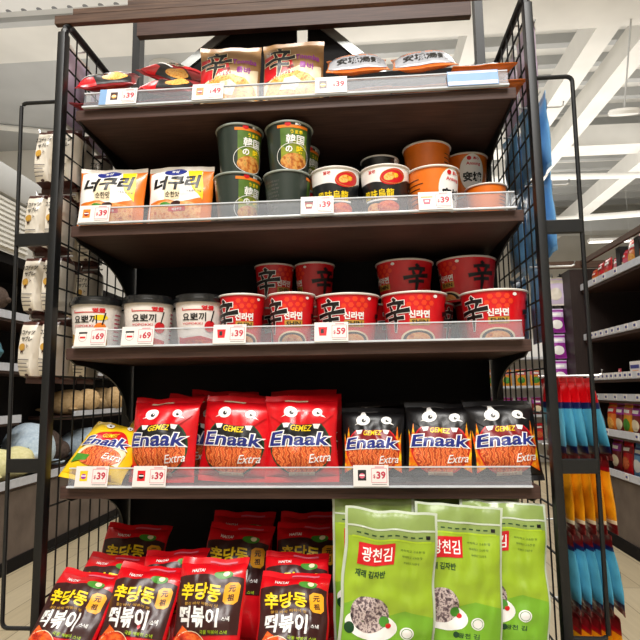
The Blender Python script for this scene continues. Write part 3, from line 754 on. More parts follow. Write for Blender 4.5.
place(p, (-.293, .012, z+.024), (R(-88), R(0), R(-4)), 'dark red noodle pack lying flat lowest in the pile near the beige pack', 'noodle pack', G)
place(p, (-.294, .03, z+.054), (R(-58), R(10), R(-8)), 'dark red noodle pack with noodle picture in the pile near the beige pack', 'noodle pack', G)
place(p, (-.315, .07, z+.104), (R(-52), R(27), R(-6)), 'dark red noodle pack tilted high at the back of the pile', 'noodle pack', G)
place(p, (-.365, .15, z+.03), (R(-70), R(4), R(4)), 'dark red noodle pack at the bottom of the pile in the back', 'noodle pack', G)

# ---- second shelf
z = S[1]; G = 'orange and white noodle packs on the second shelf'
p = noodle_udon(1); place(p, (-.415, .055, z), (R(-8), 0, R(4)), 'orange and white noodle pack at the left end, over its price card', 'noodle pack', G)
p = noodle_udon(4); place(p, (-.260, .06, z), (R(-8), 0, R(-2)), 'orange and white noodle pack between its twin and dark cups', 'noodle pack', G)
G = 'tall dark green noodle cups on the second shelf'
p = tall_cup(0); yaws = lambda d: (0, 0, R(d))
place(p, (-.126, .062, z), yaws(52), 'dark green noodle cup, lower left of the front stack', 'noodle cup', G)
place(p, (-.122, .064, z+.111), yaws(44), 'dark green noodle cup, upper left of the front stacks', 'noodle cup', G)
place(p, (-.014, .062, z), yaws(105), 'dark green noodle cup turned to its small print, lower right of the front stacks', 'noodle cup', G)
place(p, (-.010, .064, z+.111), yaws(22), 'dark green noodle cup with its Japanese print facing front, upper right', 'noodle cup', G)
place(p, (-.012, .18, z), yaws(70), 'dark green noodle cup in the row behind, lower, beside the black bowl', 'noodle cup', G)
place(p, (-.004, .182, z+.111), yaws(60), 'dark green noodle cup in the row behind, stacked on another', 'noodle cup', G)
G = 'black and white noodle bowls on the second shelf'
p = udon_bowl(0)
place(p, (.0925, .062, z), yaws(4), 'black noodle bowl with white top, next to the dark green cups', 'noodle bowl', G)
place(p, (.201, .062, z), yaws(-12), 'black noodle bowl with white top, next to the orange cup', 'noodle bowl', G)
place(p, (.2, .185, z), yaws(150), 'black noodle bowl behind, at the bottom of the back stack', 'noodle bowl', G, .84)
place(p, (.195, .187, z+.0955), yaws(160), 'black noodle bowl behind, topmost of the back stack', 'noodle bowl', G, .84)
G = 'orange noodle cups on the second shelf'
p = orange_cup(0)
place(p, (.305, .066, z), yaws(40), 'bright orange noodle cup in front over the price card', 'noodle cup', G)
place(p, (.312, .185, z), yaws(150), 'orange noodle cup hidden behind the bright front one', 'noodle cup', G)
place(p, (.308, .185, z+.1075), yaws(165), 'orange noodle cup stacked high above the bright front one', 'noodle cup', G)
place(p, (.428, .262, z), yaws(20), 'orange noodle cup under the one showing its white panel at the back', 'noodle cup', G)
place(p, (.412, .262, z+.1075), yaws(10), 'orange noodle cup at the back with its white panel facing front', 'noodle cup', G)
place(p, (.428, .115, z), yaws(150), 'low orange noodle cup at the right end of the second shelf', 'noodle cup', G, .8)

# ---- third shelf
z = S[2]; G = 'white rice cake cups on the third shelf'
p = snack_cup(0, True); place(p, (-.440, .06, z), yaws(2), 'white cup with black lid and yellow print at the left end', 'snack cup', G)
p = snack_cup(0, False)
place(p, (-.322, .06, z), yaws(14), 'white cup with black lid, middle of the three', 'snack cup', G)
place(p, (-.208, .062, z), yaws(6), 'white cup with black lid next to the small red cups', 'snack cup', G)
place(p, (-.392, .178, z), yaws(120), 'white cup with black lid in the back row, between the left two', 'snack cup', G)
place(p, (-.272, .178, z), yaws(100), 'white cup with black lid in the back row, between the right two', 'snack cup', G)
G = 'small red noodle cups on the third shelf'
p = red_cup(0)
place(p, (-.113, .056, z), yaws(-4), 'small red noodle cup in front, next to the white cups', 'noodle cup', G)
place(p, (-.006, .056, z), yaws(-10), 'small red noodle cup in front, next to the large red bowls', 'noodle cup', G)
place(p, (-.072, .262, z), yaws(40), 'small red noodle cup in the back row, bottom of the left stack', 'noodle cup', G)
place(p, (-.075, .262, z+.1095), yaws(20), 'small red noodle cup in the back row, top of the left stack', 'noodle cup', G)
place(p, (.028, .262, z), yaws(130), 'small red noodle cup in the back row, bottom of the right stack', 'noodle cup', G)
place(p, (.027, .262, z+.1095), yaws(-85), 'small red noodle cup in the back row, top of the right stack', 'noodle cup', G)
G = 'large red noodle bowls on the third shelf'
p = red_bowl(0)
place(p, (.112, .08, z), yaws(-2), 'large red noodle bowl in front over the price card reading 59', 'noodle bowl', G)
place(p, (.256, .08, z), yaws(-12), 'large red noodle bowl in front, middle of the three', 'noodle bowl', G)
place(p, (.424, .08, z), yaws(-22), 'large red noodle bowl in front at the right end of the shelf', 'noodle bowl', G)
place(p, (.15, .235, z), yaws(90), 'large red noodle bowl in the back row behind the price card reading 59', 'noodle bowl', G)
place(p, (.295, .235, z), yaws(80), 'large red noodle bowl in the back row carrying a second bowl', 'noodle bowl', G)
place(p, (.25, .24, z+.1055), yaws(-75), 'large red noodle bowl stacked above the middle front bowl', 'noodle bowl', G)
place(p, (.438, .242, z), yaws(100), 'large red noodle bowl in the back row at the right end', 'noodle bowl', G)
place(p, (.398, .23, z+.1055), yaws(-75), 'large red noodle bowl stacked in the back row near the right end', 'noodle bowl', G)

# ---- fourth shelf
z = S[3]; G = 'snack bags with cartoon eyes on the fourth shelf'
p = enaak('yellow', 2); place(p, (-.425, .02, z+.004), (R(-44), R(10), R(-4)), 'yellow snack bag with blue lettering at the left end', 'snack bag', G, .9)
place(p, (-.40, .165, z), (R(-38), R(6), R(-12)), 'yellow snack bag standing behind the front yellow one', 'snack bag', G, .9)
pr = [enaak('red', s_) for s_ in (1, 4, 8)]
place(pr[0], (-.283, .05, z), (R(-10), R(-1), R(-8)), 'red snack bag in front, next to the yellow one', 'snack bag', G)
place(pr[1], (-.132, .05, z), (R(-10), R(3), R(-4)), 'red snack bag in front, middle of the three', 'snack bag', G)
place(pr[2], (.013, .05, z), (R(-9), R(0), R(3)), 'red snack bag in front, next to the black ones', 'snack bag', G)
for k, (x, y, ro, yw, w_) in enumerate([(-.25, .14, 4, -10, 'behind the leftmost red one'), (-.118, .14, 7, -6, 'behind the middle red one'), (.024, .14, -2, 5, 'behind the red one beside the black bags'), (-.20, .225, 2, 6, 'in the rear row at left'), (.0, .23, -2, -4, 'in the rear row at right')]):
    place(pr[k % 3], (x, y, z), (R(-6), R(ro), R(yw)), 'red snack bag standing ' + w_, 'snack bag', G, 1.0 if k < 3 else 1.06)
pb = [enaak('black', s_) for s_ in (3, 6)]
place(pb[0], (.16, .05, z), (R(-16), R(0), R(-3)), 'black snack bag next to the red ones, lowest of the three', 'snack bag', G, .87)
place(pb[1], (.295, .05, z), (R(-14), R(1), R(-3)), 'black snack bag, middle of the front three', 'snack bag', G, .92)
place(pb[0], (.430, .05, z), (R(-14), R(-2), R(2)), 'black snack bag at the right end of the front row', 'snack bag', G, .93)
for k, (x, y, w_) in enumerate([(.172, .155, 'the lowest black one'), (.295, .155, 'the middle black one'), (.428, .155, 'the right end one')]):
    place(pb[k % 2], (x, y, z), (R(-8), R(k*2-2), R(k*5-6)), 'black snack bag standing in the back row behind ' + w_, 'snack bag', G, .9)

# ---- bottom shelf
z = S[4]; G = 'red rice cake snack bags on the bottom shelf'
pt = [tteok(s_) for s_ in (1, 5, 9)]
for k, (x, y, tl, ro, yw, lb) in enumerate([
    (-.432, -.125, -40, 4, -6, 'red and brown snack bag leaning at the front left corner'),
    (-.296, -.115, -33, 4, -3, 'red and brown snack bag second from the left in front'),
    (-.150, -.10, -24, -2, -4, 'red and brown snack bag in front with its top flaring up, third from left'),
    (.006, -.125, -39, 1, 2, 'red and brown snack bag in front next to the green pouches'),
    (-.405, -.03, -36, 3, -3, 'red and brown snack bag behind the front left corner one'),
    (-.245, -.015, -30, -3, 3, 'red and brown snack bag behind the second front one'),
    (.0, -.03, -32, 1, 2, 'red and brown snack bag behind the one next to the green pouches'),
    (-.39, .102, -26, 4, 8, 'red and brown snack bag deep at the back left'),
    (-.15, .085, -22, 3, 0, 'red and brown snack bag behind the one with the flaring top'),
    (-.155, .195, -11, 3, 4, 'red and brown snack bag in the shade at the very back, middle'),
    (.012, .097, -22, -1, -3, 'red and brown snack bag in the shade behind, near the green pouches'),
    (.015, .19, -11, 0, 2, 'red and brown snack bag in the shade at the very back, right')]):
    place(pt[(k*2+k//4) % 3], (x, y, z+.002), (R(tl), R(ro), R(yw)), lb, 'snack bag', G, .88 if k < 7 else .96)
G = 'green seaweed pouches on the bottom shelf'
pg = [pouch_green(s_) for s_ in (1, 3)]
for k, (x, y, tl, ro, yw, lb) in enumerate([
    (.163, -.118, -3, 5, 3, 'green pouch in front next to the red snack bags'),
    (.289, -.084, -8, 5, 3, 'green pouch in the middle of the front three'),
    (.380, -.05, -11, 5, 1, 'green pouch at the right end, half behind its neighbour'),
    (.156, .0, -4, 0, -2, 'green pouch showing only its left edge behind the first'),
    (.30, .05, -5, -1, 0, 'green pouch behind the middle one in shade'),
    (.385, .12, -4, 1, 0, 'green pouch behind the right end one in shade')]):
    place(pg[k % 2], (x, y, z), (R(tl), R(ro), R(yw)), lb, 'pouch', G)

# ================================================================ SIDE DISPLAYS on pegs
def peg(x0, x1, y, z):
    mb = MB(); s_ = 1 if x1 > x0 else -1
    mb.tube([(x0, y, z), (x1-s_*.008, y, z), (x1-s_*.002, y, z+.003), (x1, y, z+.012)], .0022, 'hook_white', 6); return mb.build('peg_hook', rack)
def side_bag(base, bands, blob, seed):
    a = Art(); a.ell(0, 76, 40, 30, blob, 1)
    return make_bag('snack_bag', BagShape(.125, .172, .034, .01, seed, .003, .03, 1.7, .8), base, a, bands[-1][2], bands[0][2], 16, 34, bands=bands)
pc = side_bag('film_cyan', [(0, .016, 'film_maroon'), (.016, .03, 'film_navy'), (.108, .122, 'film_navy'), (.122, .2, 'film_red')], 'food_snack', 2)
py_ = side_bag('film_mustard', [(0, .02, 'film_maroon'), (.02, .03, 'ink_cream'), (.138, .146, 'film_red_dark'), (.146, .2, 'film_maroon')], 'film_blue', 3)
pc2 = side_bag('film_cyan', [(0, .014, 'film_maroon'), (.014, .026, 'film_navy'), (.134, .148, 'film_navy'), (.148, .2, 'film_maroon')], 'food_snack', 6)
G = 'snack bags hanging on the right side'
LV = [(.808, pc, 'cyan snack bag with red top on the upper right peg', 0), (.670, py_, 'yellow snack bag on the peg right under the cyan bags', 1), (.522, pc2, 'cyan snack bag on the lower right peg between yellow bags', 2), (.372, py_, 'yellow snack bag on the lowest right peg', 3)]
ORD = ['nearest the post', 'second from the post', 'third from the post', 'fourth from the post', 'outermost']
for zb, pr_, lb, lv in LV:
    peg(.505, .635, .075, zb+.166)
    for k in range(5):
        f = k-2
        place(pr_, (.532+k*(.0215 if lv == 0 else .02)+(.010 if lv else .0), .075, zb), (R(-(1+2.2*k) if lv == 0 else -(1+.9*k)), 0, R(90)), lb + ', ' + ORD[k], 'snack bag', G, .86 if lv else .95)
# blue and lavender packs hanging higher up on the right side, lavender on the left side
def plain_bag(base, band, seed, w=.12, h=.2):
    a = Art(); a.rect(-w*480, h*780, w*480, h*900, band, 1); a.ell(0, h*400, w*330, h*220, band, 1)
    return make_bag('snack_bag', BagShape(w, h, .024, .01, seed, .003, .02, 2.2, .7), base, a, band, band, 14, 18)
pl = plain_bag('film_lavender', 'film_white', 2, .13, .2); ps = plain_bag('film_sky', 'film_sky_pale', 5, .12, .172)
G = 'lavender packs hanging high on the rack sides'
for s_, sd in ((-1, 'left'), (1, 'right')):
    for k, y in enumerate((.085, .235)):
        peg(s_*.505, s_*.55, y, 1.765)
        place(pl, (s_*(.53 if s_ < 0 else .525), y, 1.566), (0, 0, R(90*s_)), 'lavender pack hanging at the top of the %s wire side, %s one' % (sd, ('front', 'rear')[k]), 'pack', G)
G = 'blue packs hanging on the right wire side'
for lv, zb in enumerate((1.405, 1.225, 1.045)):
    for k, y in enumerate((.085, .235)):
        peg(.505, .6, y, zb+.162)
        for j, x in enumerate((.520, .545) if lv < 2 else (.520,)):
            place(ps, (x, y, zb), (R(0), R(4*j), R(90)), 'blue pack hanging on the right wire side, %s row, %s %s one' % (('upper', 'middle', 'lower')[lv], ('front', 'rear')[k], ('inner', 'outer')[j]), 'pack', G)
# left side: thick white biscuit packs with brown bands
def biscuit(seed):
    root = empty('biscuit_pack'); sh = BagShape(.043, .15, .08, .010, seed, .0024, .02, 14.0, .16)
    a = Art()
    a.text('ココナッツ', 0, 110, 11, 'ink_black', 2, .03, 37); a.text('サブレ', 4, 96, 11, 'ink_black', 2, .03, 28)
    a.ell(-5, 78, 8, 8, 'ink_gold', 2); a.poly([(-8, 72), (-2, 72), (-1, 63), (-4, 67), (-8, 63)], 'ink_brown', 2); a.text('ト', 10, 80, 8, 'ink_brown', 2)
    for k in range(4): a.rect(-15, 50-k*8, 13-(k*5) % 9, 52-k*8, 'ink_grey', 2)
    a.ell(4, 18, 5, 3, 'ink_brown', 2)
    mb = MB(); nx, nz = 12, 20; vs = []; fs = []
    for side in (-1, 1):
        k = len(vs)
        for j in range(nz+1):
            for i in range(nx+1): vs.append(sh(.0215*math.sin(math.pi/2*(2*i/nx-1)), .01+.13*j/nz, side))
        for j in range(nz):
            for i in range(nx):
                q = k+j*(nx+1)+i; f = (q, q+1, q+nx+2, q+nx+1); fs.append(f if side < 0 else f[::-1])
    mb.add(vs, fs, 'film_white'); ci = mb.mi('film_cocoa')
    for q_, f in enumerate(fs):
        zc = sum(vs[t][2] for t in f)/4
        if zc > .128 or zc < .018: mb.m[q_] = ci
    a.apply(mb, sh.front()); mb.build('pouch', root, fix=False)
    for nm, z0, z1 in (('top_seal', .139, .15), ('bottom_seal', 0, .0105)):
        q = MB(); q.box((-.021, -.001, z0), (.021, .001, z1), 'film_cocoa', .0004); q.build(nm, root)
    return root
bp = biscuit(3); G = 'white biscuit packs hanging on the left side'
for lv, zb in enumerate((1.412, 1.262, 1.118, .975)):
    ds = ('topmost', 'second', 'third', 'lowest')[lv]
    for j, y in enumerate((.07, .215)):
        peg(-.505, -.6, y, zb+.143)
        for k, x in enumerate((-.580, -.5365)):
            if lv == 0: x += .012
            place(bp, (x-.001*lv, y, zb), (0, R(3-2*lv % 3), R(-6+6*k)), 'white biscuit pack in the %s row on the left side, %s %s' % (ds, ('front', 'rear')[j], ('outer', 'inner')[k]), 'biscuit pack', G)
place(bp, (-.556, .145, 1.44), (R(-6), R(4), R(-8)), 'white biscuit pack sticking up above all others on the left side', 'biscuit pack', G)

# ================================================================ RIGHT GONDOLA
rg = empty('shelving_unit', (1.62, 2.0, 0)); tag(rg, 'dark brown shelving unit across the aisle on the right', 'shelf')
def gbox(name, lo, hi, m, par=None, bev=0):
    mb = MB(); mb.box(lo, hi, m, bev); o = mb.build(name, par or rg, smooth=False); return o
X0 = 1.62; T = lambda lo: (lo[0]-1.62, lo[1]-2.0, lo[2])
gbox('base_panel', T((X0+.01, .6, .07)), T((X0+.42, 2.75, .405)), 'wood_base'); gbox('kick_plate', T((X0+.0, .6, 0)), T((X0+.42, 2.75, .07)), 'panel_black')
gbox('back_panel', T((X0+.44, .6, .07)), T((X0+.46, 2.75, 1.76)), 'panel_black')
RZ = [1.60, 1.265, 1.0, .875, .665, .43]
for z in RZ:
    if z == .875:
        b_ = gbox('shelf_board', T((X0+.03, .6, z-.022)), T((X0+.44, 2.74, z)), 'wood_dark')
    else: b_ = gbox('shelf_board', T((X0+.0, .6, z-.022)), T((X0+.44, 2.74, z)), 'wood_dark')
    gbox('price_strip', T((X0-.012 + (.03 if z == .875 else 0), .6, z-.006)), T((X0-.001+(.03 if z == .875 else 0), 2.74, z+.034)), 'strip_grey', b_)
gbox('end_panel', T((X0-.07, 2.755, 0)), T((X0+.46, 3.3, 1.745)), 'wood_black')
for y in (2.27, 2.04, 1.72): gbox('header_post', T((X0+.04, y-.025, 1.6)), T((X0+.09, y+.025, 1.77)), 'black_metal')
gbox('header_board', T((X0, .6, 1.768)), T((X0+.02, 2.74, 1.80)), 'wood_mid'); gbox('header_board', T((X0-.25, 2.745, 1.752)), T((X0+.46, 2.765, 1.80)), 'wood_mid')
gbox('header_board', T((X0+.2, 2.95, 1.80)), T((X0+.46, 3.0, 1.82)), 'wood_mid')
def card(x, y, z, label):
    mb = MB(); mb.box((-.001, -.02, 0), (.001, .02, .034), 'white_card'); mb.box((-.0014, -.012, .008), (-.001, .012, .022), 'ink_blue')
    o = mb.build('price_tag', smooth=False); o.location = (x, y, z); tag(o, label, 'price tag', 'price cards on the far right shelving'); return o
nm = {1.60: 'top', 1.265: 'second', 1.0: 'third', .875: 'fourth', .665: 'fifth', .43: 'lowest'}
rows = {1.265: (2.66, 2.6, 2.54, 2.46, 2.38, 2.3, 2.22, 2.12, 2.02), 1.0: (2.66, 2.6, 2.54, 2.48, 2.42, 2.36, 2.3, 2.24, 2.18, 2.12, 2.02), .875: (2.66, 2.53, 2.4, 2.27, 2.12), .665: (2.64, 2.56, 2.48, 2.1), .43: (2.26, 2.0), 1.6: (2.5, 2.36, 2.2)}
for z, ys in rows.items():
    for k, y in enumerate(ys): card(X0-.0135+(.03 if z == .875 else 0), y, z, 'white price card on the %s strip of the right shelving, number %d from far end' % (nm[z], k+1))
def far_bag(name, base, band, blob, seed, w, h):
    a = Art(); a.rect(-w*470, h*640, w*470, h*860, band, 1); a.ell(0, h*330, w*360, h*190, blob, 1); a.rect(-w*300, h*700, w*300, h*800, 'ink_white', 2)
    return make_bag(name, BagShape(w, h, w*.34, .008, seed, .002, .03), base, a, band, base, 10, 14)
fb = {}
def far(kind, y, z, sc, label, dx=.1, yaw=-90, group='snack bags on the right shelving'):
    if kind not in fb:
        b_, bd, bl = {'r': ('film_red', 'film_red_dark', 'food_snack'), 'o': ('film_orange', 'film_red', 'food_noodle'), 'm': ('film_maroon', 'ink_purple', 'ink_cream'), 'y': ('film_mustard', 'tag_pink', 'ink_green'), 'b': ('film_sky', 'film_blue', 'ink_white'), 'g': ('film_white', 'ink_purple', 'ink_lime'), 'p': ('ink_purple', 'film_lavender', 'ink_white'), 'k': ('tag_pink', 'film_red', 'ink_cream')}[kind]
        fb[kind] = far_bag('snack_bag', b_, bd, bl, len(fb)+1, .11, .17)
    return place(fb[kind], (X0+dx, y, z), (R(-5), 0, R(yaw)), label, 'snack bag', group, sc)
for k, (kd, y, sc, ds) in enumerate([('o', 2.68, .72, 'orange'), ('r', 2.58, .86, 'red'), ('r', 2.47, .9, 'second red'), ('k', 2.35, .76, 'pink'), ('k', 2.25, .84, 'second pink'), ('o', 2.13, 1.1, 'orange yellow'), ('r', 2.01, 1.15, 'third red')]):
    far(kd, y, 1.60, sc, ds + ' snack bag on the top shelf of the right shelving', .06)
for k, (kd, y, ds) in enumerate([('o', 2.60, 'orange'), ('m', 2.48, 'maroon'), ('y', 2.38, 'yellow'), ('m', 2.27, 'second maroon'), ('r', 2.15, 'red and white'), ('b', 2.04, 'blue')]):
    far(kd, y, .665, 1.1, ds + ' snack bag on the fifth shelf of the right shelving', .07)
for k, (kd, y, ds) in enumerate([('m', 2.62, 'maroon'), ('r', 2.47, 'red'), ('b', 2.33, 'blue'), ('g', 2.12, 'white and green'), ('g', 1.98, 'second white and green')]):
    far(kd, y, .43, 1.15 if k < 3 else 1.25, ds + ' snack bag on the lowest shelf of the right shelving', .09 if k < 3 else .07)
mb = MB(); mb.box((-.05, -.06, 0), (.05, .06, .09), 'white_card', .002); mb.box((-.0512, -.05, .05), (-.0505, .05, .07), 'ink_blue'); mb.box((-.0512, -.04, .012), (-.0505, .03, .04), 'food_soup')
o = mb.build('carton', smooth=False); o.location = (X0+.07, 2.13, 1.0); tag(o, 'white carton with blue print on the third shelf of the right shelving', 'box')
far('k', 2.42, 1.0, .35, 'small pink bag on the third shelf of the right shelving', .06); far('o', 2.33, 1.265, .34, 'small orange bag on the second shelf of the right shelving', .08); far('g', 2.12, 1.265, .8, 'white bag standing on the second shelf of the right shelving', .1)
# hanging purple packs on the end
hz = [(1.55, 'top'), (1.36, 'second'), (1.17, 'third'), (.98, 'lowest')]
far('p', 2.9, 1.33, 1.0, 'purple pack hanging in the second row at the far end of the right shelving', -.128, 0, 'packs hanging at the far end of the right shelving')
fb['p'].location.y = 2.9
for zz, ds in ((1.15, 'third'), (.97, 'lowest')):
    far('p', 2.9, zz, 1.0, 'purple pack hanging in the %s row at the far end of the right shelving' % ds, -.128, 0, 'packs hanging at the far end of the right shelving')
place(pl, (X0-.125, 2.9, 1.52), (0, 0, 0), 'lavender pack hanging topmost at the far end of the right shelving', 'pack', 'packs hanging at the far end of the right shelving')
mb = MB()
for xx in (X0-.19, X0-.13, X0-.075): mb.tube([(xx, 2.93, 0), (xx, 2.93, 1.75)], .006, 'black_metal', 6)
for zz in (.1, .9, 1.1, 1.28, 1.47, 1.7): mb.tube([(X0-.19, 2.93, zz), (X0-.07, 2.93, zz)], .004, 'black_metal', 6)
mb.build('wire_grid', None).parent = rg; rg.children[-1].location = (-1.62, -2.0, 0)

# far shelving seen through the right wire side
fs_ = empty('shelving_unit', (2.1, 6.2, 0)); tag(fs_, 'far shelving with yellow and red goods seen through right wire side', 'shelf')
for z in (.3, .62, .98, 1.34): mb = MB(); mb.box((-.7, 0, z-.03), (.7, .35, z), 'strip_grey'); mb.build('shelf_board', fs_, smooth=False)
mb = MB(); mb.box((-.7, .35, 0), (.7, .38, 1.6), 'wall_white'); mb.build('back_panel', fs_, smooth=False)
for s_ in (-1, 1): mb = MB(); mb.box((s_*.7-.015, 0, 0), (s_*.7+.015, .35, 1.6), 'strip_grey'); mb.build('end_panel', fs_, smooth=False)
for z, kd, ds in ((.98, 'y', 'yellow'), (.62, 'm', 'maroon'), (.3, 'r', 'red')):
    for k in range(6): far(kd, 6.3, z, 1.25, '%s bag on the far shelving seen through the wire, number %d from the left' % (ds, k+1), -.02+k*.18, 0, 'bags on the far shelving')

# ================================================================ LEFT GONDOLA with plush toys
lg = empty('shelving_unit', (-1.78, 2.3, 0)); tag(lg, 'dark shelving unit with soft toys across the aisle on the left', 'shelf')
XL = -1.78
def lbox(name, lo, hi, m, par=None):
    mb = MB(); mb.box((lo[0]-XL, lo[1]-2.3, lo[2]), (hi[0]-XL, hi[1]-2.3, hi[2]), m); return mb.build(name, par or lg, smooth=False)
lbox('base_panel', (XL-.42, .9, .07), (XL-.01, 5, .43), 'wood_base'); lbox('kick_plate', (XL-.42, .9, 0), (XL, 5, .07), 'panel_black'); lbox('back_panel', (XL-.47, .9, .07), (XL-.45, 5, 1.78), 'panel_black')
for z, y0, y1 in ((.46, .9, 5), (.80, .9, 2.12), (.80, 2.75, 5), (1.10, .9, 5), (1.40, .9, 5)):
    xx = XL if z < .6 else XL-.12
    b_ = lbox('shelf_board', (XL-.45, y0, z-.025), (xx, y1, z), 'wood_dark')
    lbox('price_strip', (xx+.001, y0, z-.01), (xx+.013, y1, z+.035), 'strip_grey', b_)
lbox('header_board', (XL-.45, .9, 1.70), (XL-.1, 5, 1.76), 'panel_black'); 
mb = MB(); mb.box((XL-.08, 1.0, 1.76), (XL-.07, 2.02, 2.06), 'ceiling_white')
for k in range(10): mb.box((XL-.07, 1.0, 1.775+.029*k), (XL-.055, 2.02, 1.79+.029*k), 'ceiling_white')
o = mb.build('ribbed_canopy', lg, smooth=False); o.location = (1.78, -2.3, 0)
mb = MB(); mb.box((XL-.3, 1.0, 2.06), (XL-.04, 2.15, 2.24), 'ceiling_grey', .03); o = mb.build('canopy_box', lg); o.location = (1.78, -2.3, 0)
def plush(body, name, label, loc, r, yaw, nose='ink_black', squash=.85, beak=None):
    root = empty(name, loc, (0, 0, R(yaw)))
    fn = lambda p, d: p + d*(.006*noise.noise(p*18))
    mb = MB(); mb.ball((0, 0, r*squash), (r*1.5, r, r*squash), body, 28, 16, fn); mb.build('body', root)
    mb = MB(); mb.ball((r*1.15, 0, r*1.0), (r*.82, r*.8, r*.76), body, 24, 14, fn); hd = mb.build('head', root)
    mb = MB(); mb.ball((r*1.94, 0, r*.92), (r*.18, r*.3, r*.17), beak or body, 12, 8); mb.build('snout', hd)
    for s_ in (-1, 1):
        mb = MB(); mb.ball((r*1.8, s_*r*.34, r*1.16), (r*.06, r*.06, r*.07), nose, 10, 6); mb.build('eye', hd)
        mb = MB(); mb.ball((r*.2, s_*r*1.02, r*.42), (r*.3, r*.42, r*.12), body, 14, 8, fn); mb.build('flipper', root)
    mb = MB(); mb.ball((-r*1.6, 0, r*.4), (r*.45, r*.5, r*.12), body, 14, 8, fn); mb.build('tail', root)
    return tag(root, label, 'soft toy', 'soft toys on the left shelving')
plush('plush_blue', 'plush_seal', 'pale blue round soft toy on the lowest deck of the left shelving', (XL-.2, 2.36, .46), .15, -48, squash=1.05)
plush('plush_yellow', 'plush_duck', 'pale yellow soft toy lying at the front of the lowest deck', (XL-.17, 1.95, .46), .115, 35, beak='film_orange')
plush('plush_blue', 'plush_seal', 'pale blue soft toy further along the lowest deck, seen behind the wire', (XL-.18, 3.1, .46), .14, 10)
plush('plush_brown', 'plush_bear', 'dark brown soft toy at the back of the lowest deck', (XL-.30, 2.68, .46), .10, 60, squash=1.3)
plush('plush_yellow', 'plush_duck', 'pale yellow soft toy on the second shelf of the left shelving', (XL-.28, 1.62, .80), .10, -30, beak='film_orange')
plush('plush_teal', 'plush_seal', 'teal soft toy on the third shelf of the left shelving', (XL-.28, 1.85, 1.10), .10, 0)
plush('plush_brown', 'plush_bear', 'brown soft toy on the top shelf of the left shelving', (XL-.28, 1.85, 1.40), .10, 20)
plush('plush_tan', 'plush_bear', 'tan soft toy on the second shelf, seen through the left wire side', (XL-.26, 3.45, .80), .12, -10)
plush('plush_tan', 'plush_bear', 'tan soft toy next to another on the second shelf behind the wire', (XL-.26, 2.95, .80), .11, 30)

# ================================================================ CEILING FITTINGS
def pipe(pts, r, label):
    mb = MB(); mb.tube(pts, r, 'ceiling_white', 12); o = mb.build('ceiling_pipe'); tag(o, label, 'pipe'); return o
pipe([(1.2, 4.2, 2.95), (4.5, 4.6, 3.05)], .03, 'thin white pipe crossing the ceiling at the right, higher one')
pipe([(1.2, 5.5, 2.85), (5, 4.4, 2.7)], .035, 'white pipe crossing low over the right shelving')
mb = MB(); mb.lathe([(.001, -.02), (.1, -.02), (.11, 0), (.1, .02), (.001, .03)], 'ceiling_white', 32); mb.tube([(0, 0, .03), (0, 0, .75)], .006, 'ceiling_grey', 6); o = mb.build('ceiling_speaker'); o.location = (2.14, 3.06, 3.0); o.rotation_euler = (R(20), 0, 0); tag(o, 'round white disc hanging under the ceiling at the right', 'speaker')
def lamp(x, y, z, label):
    root = empty('ceiling_light', (x, y, z)); tag(root, label, 'lamp')
    mb = MB(); mb.box((-.35, -.06, 0), (.35, .06, .05), 'ceiling_white', .006); mb.build('housing', root)
    mb = MB(); mb.box((-.33, -.045, -.008), (.33, .045, 0), 'lamp_glow'); mb.build('diffuser', root, smooth=False)
    mb = MB()
    for s_ in (-1, 1): mb.tube([(s_*.3, 0, .05), (s_*.3, 0, 4.3-z)], .004, 'ceiling_grey', 5)
    mb.build('suspension', root)
lamp(4.2, 8.2, 3.3, 'white strip lamp glowing far off over the right shelving')
root = empty('ceiling_light', (-1.42, 3.1, 3.36)); tag(root, 'round glowing downlight behind the dark red noodle packs', 'lamp')
mb = MB(); mb.lathe([(.118, 0), (.13, 0), (.13, .24), (.001, .24)], 'ceiling_white', 40); mb.build('housing', root)
mb = MB(); mb.lathe([(.001, -.03), (.08, -.02), (.118, .002)], 'lamp_glow', 40); mb.build('diffuser', root)

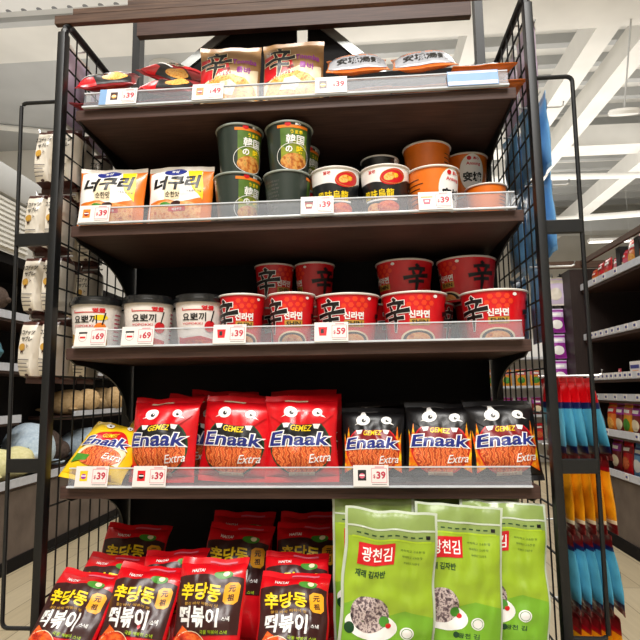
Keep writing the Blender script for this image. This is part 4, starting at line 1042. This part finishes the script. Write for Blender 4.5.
# ================================================================ LIGHT, WORLD, CAMERA
def area(name, loc, rot, sx, sy, power, col=(1, .97, .93)):
    l = bpy.data.lights.new(name, 'AREA'); l.shape = 'RECTANGLE'; l.size = sx; l.size_y = sy; l.energy = power; l.color = col
    o = bpy.data.objects.new(name, l); C.objects.link(o); o.location = loc; o.rotation_euler = rot; return o
area('aisle_lamp', (.15, -2.0, 4.1), (R(26), 0, 0), 2.4, .5, 150)
area('aisle_lamp', (.2, -3.2, 4.15), (R(30), 0, 0), 2.6, .6, 82)
area('aisle_lamp', (-1.3, 1.6, 3.4), (0, R(20), 0), .5, 2.5, 24)
area('aisle_lamp', (1.1, 1.8, 3.4), (0, R(-14), 0), .4, 2.5, 18)
area('aisle_lamp', (1.2, 6.5, 3.4), (0, 0, 0), 4, 2, 80)
area('fill_uplight', (2.4, 5.5, 2.7), (R(180), 0, 0), 4, 5, 100)  # added upward fill that brightens the ceiling, no pendant hangs here
area('fill_uplight', (-2.2, 2.6, 2.75), (R(180), 0, 0), 2.2, 3.2, 15)  # added fill for the ceiling at left, without a fitting
area('fill_uplight', (0, 3.6, 2.6), (R(180), 0, 0), 1.2, 2.0, 14)  # added fill for the ceiling behind the rack, without a fitting
w = bpy.data.worlds.new('World'); bpy.context.scene.world = w; w.use_nodes = True
w.node_tree.nodes['Background'].inputs[0].default_value = (.95, .97, 1, 1); w.node_tree.nodes['Background'].inputs[1].default_value = .5

cd = bpy.data.cameras.new('camera'); cam = bpy.data.objects.new('camera', cd); C.objects.link(cam)
cd.sensor_width = 36; cd.lens = 31.857; cd.clip_start = .02
def cam_matrix(yaw, pitch, roll, loc):
    cy, sy, cp, sp, cr, sr = math.cos(yaw), math.sin(yaw), math.cos(pitch), math.sin(pitch), math.cos(roll), math.sin(roll)
    f = Vector((sy*cp, cy*cp, sp)); r = Vector((cy, -sy, 0)); u = r.cross(f); r2 = r*cr + u*sr; u2 = u*cr - r*sr
    m = Matrix((r2, u2, -f)).transposed().to_4x4(); m.translation = loc; return m
cam.matrix_world = cam_matrix(-.076, .1247, -.014, Vector((.1455, -1.1381, .95)))
bpy.context.scene.camera = cam
sc = bpy.context.scene
sc.view_settings.view_transform = 'Standard'; sc.view_settings.look = 'None'; sc.view_settings.gamma = 1; sc.view_settings.use_curve_mapping = False
sc.view_settings.exposure = 0.0
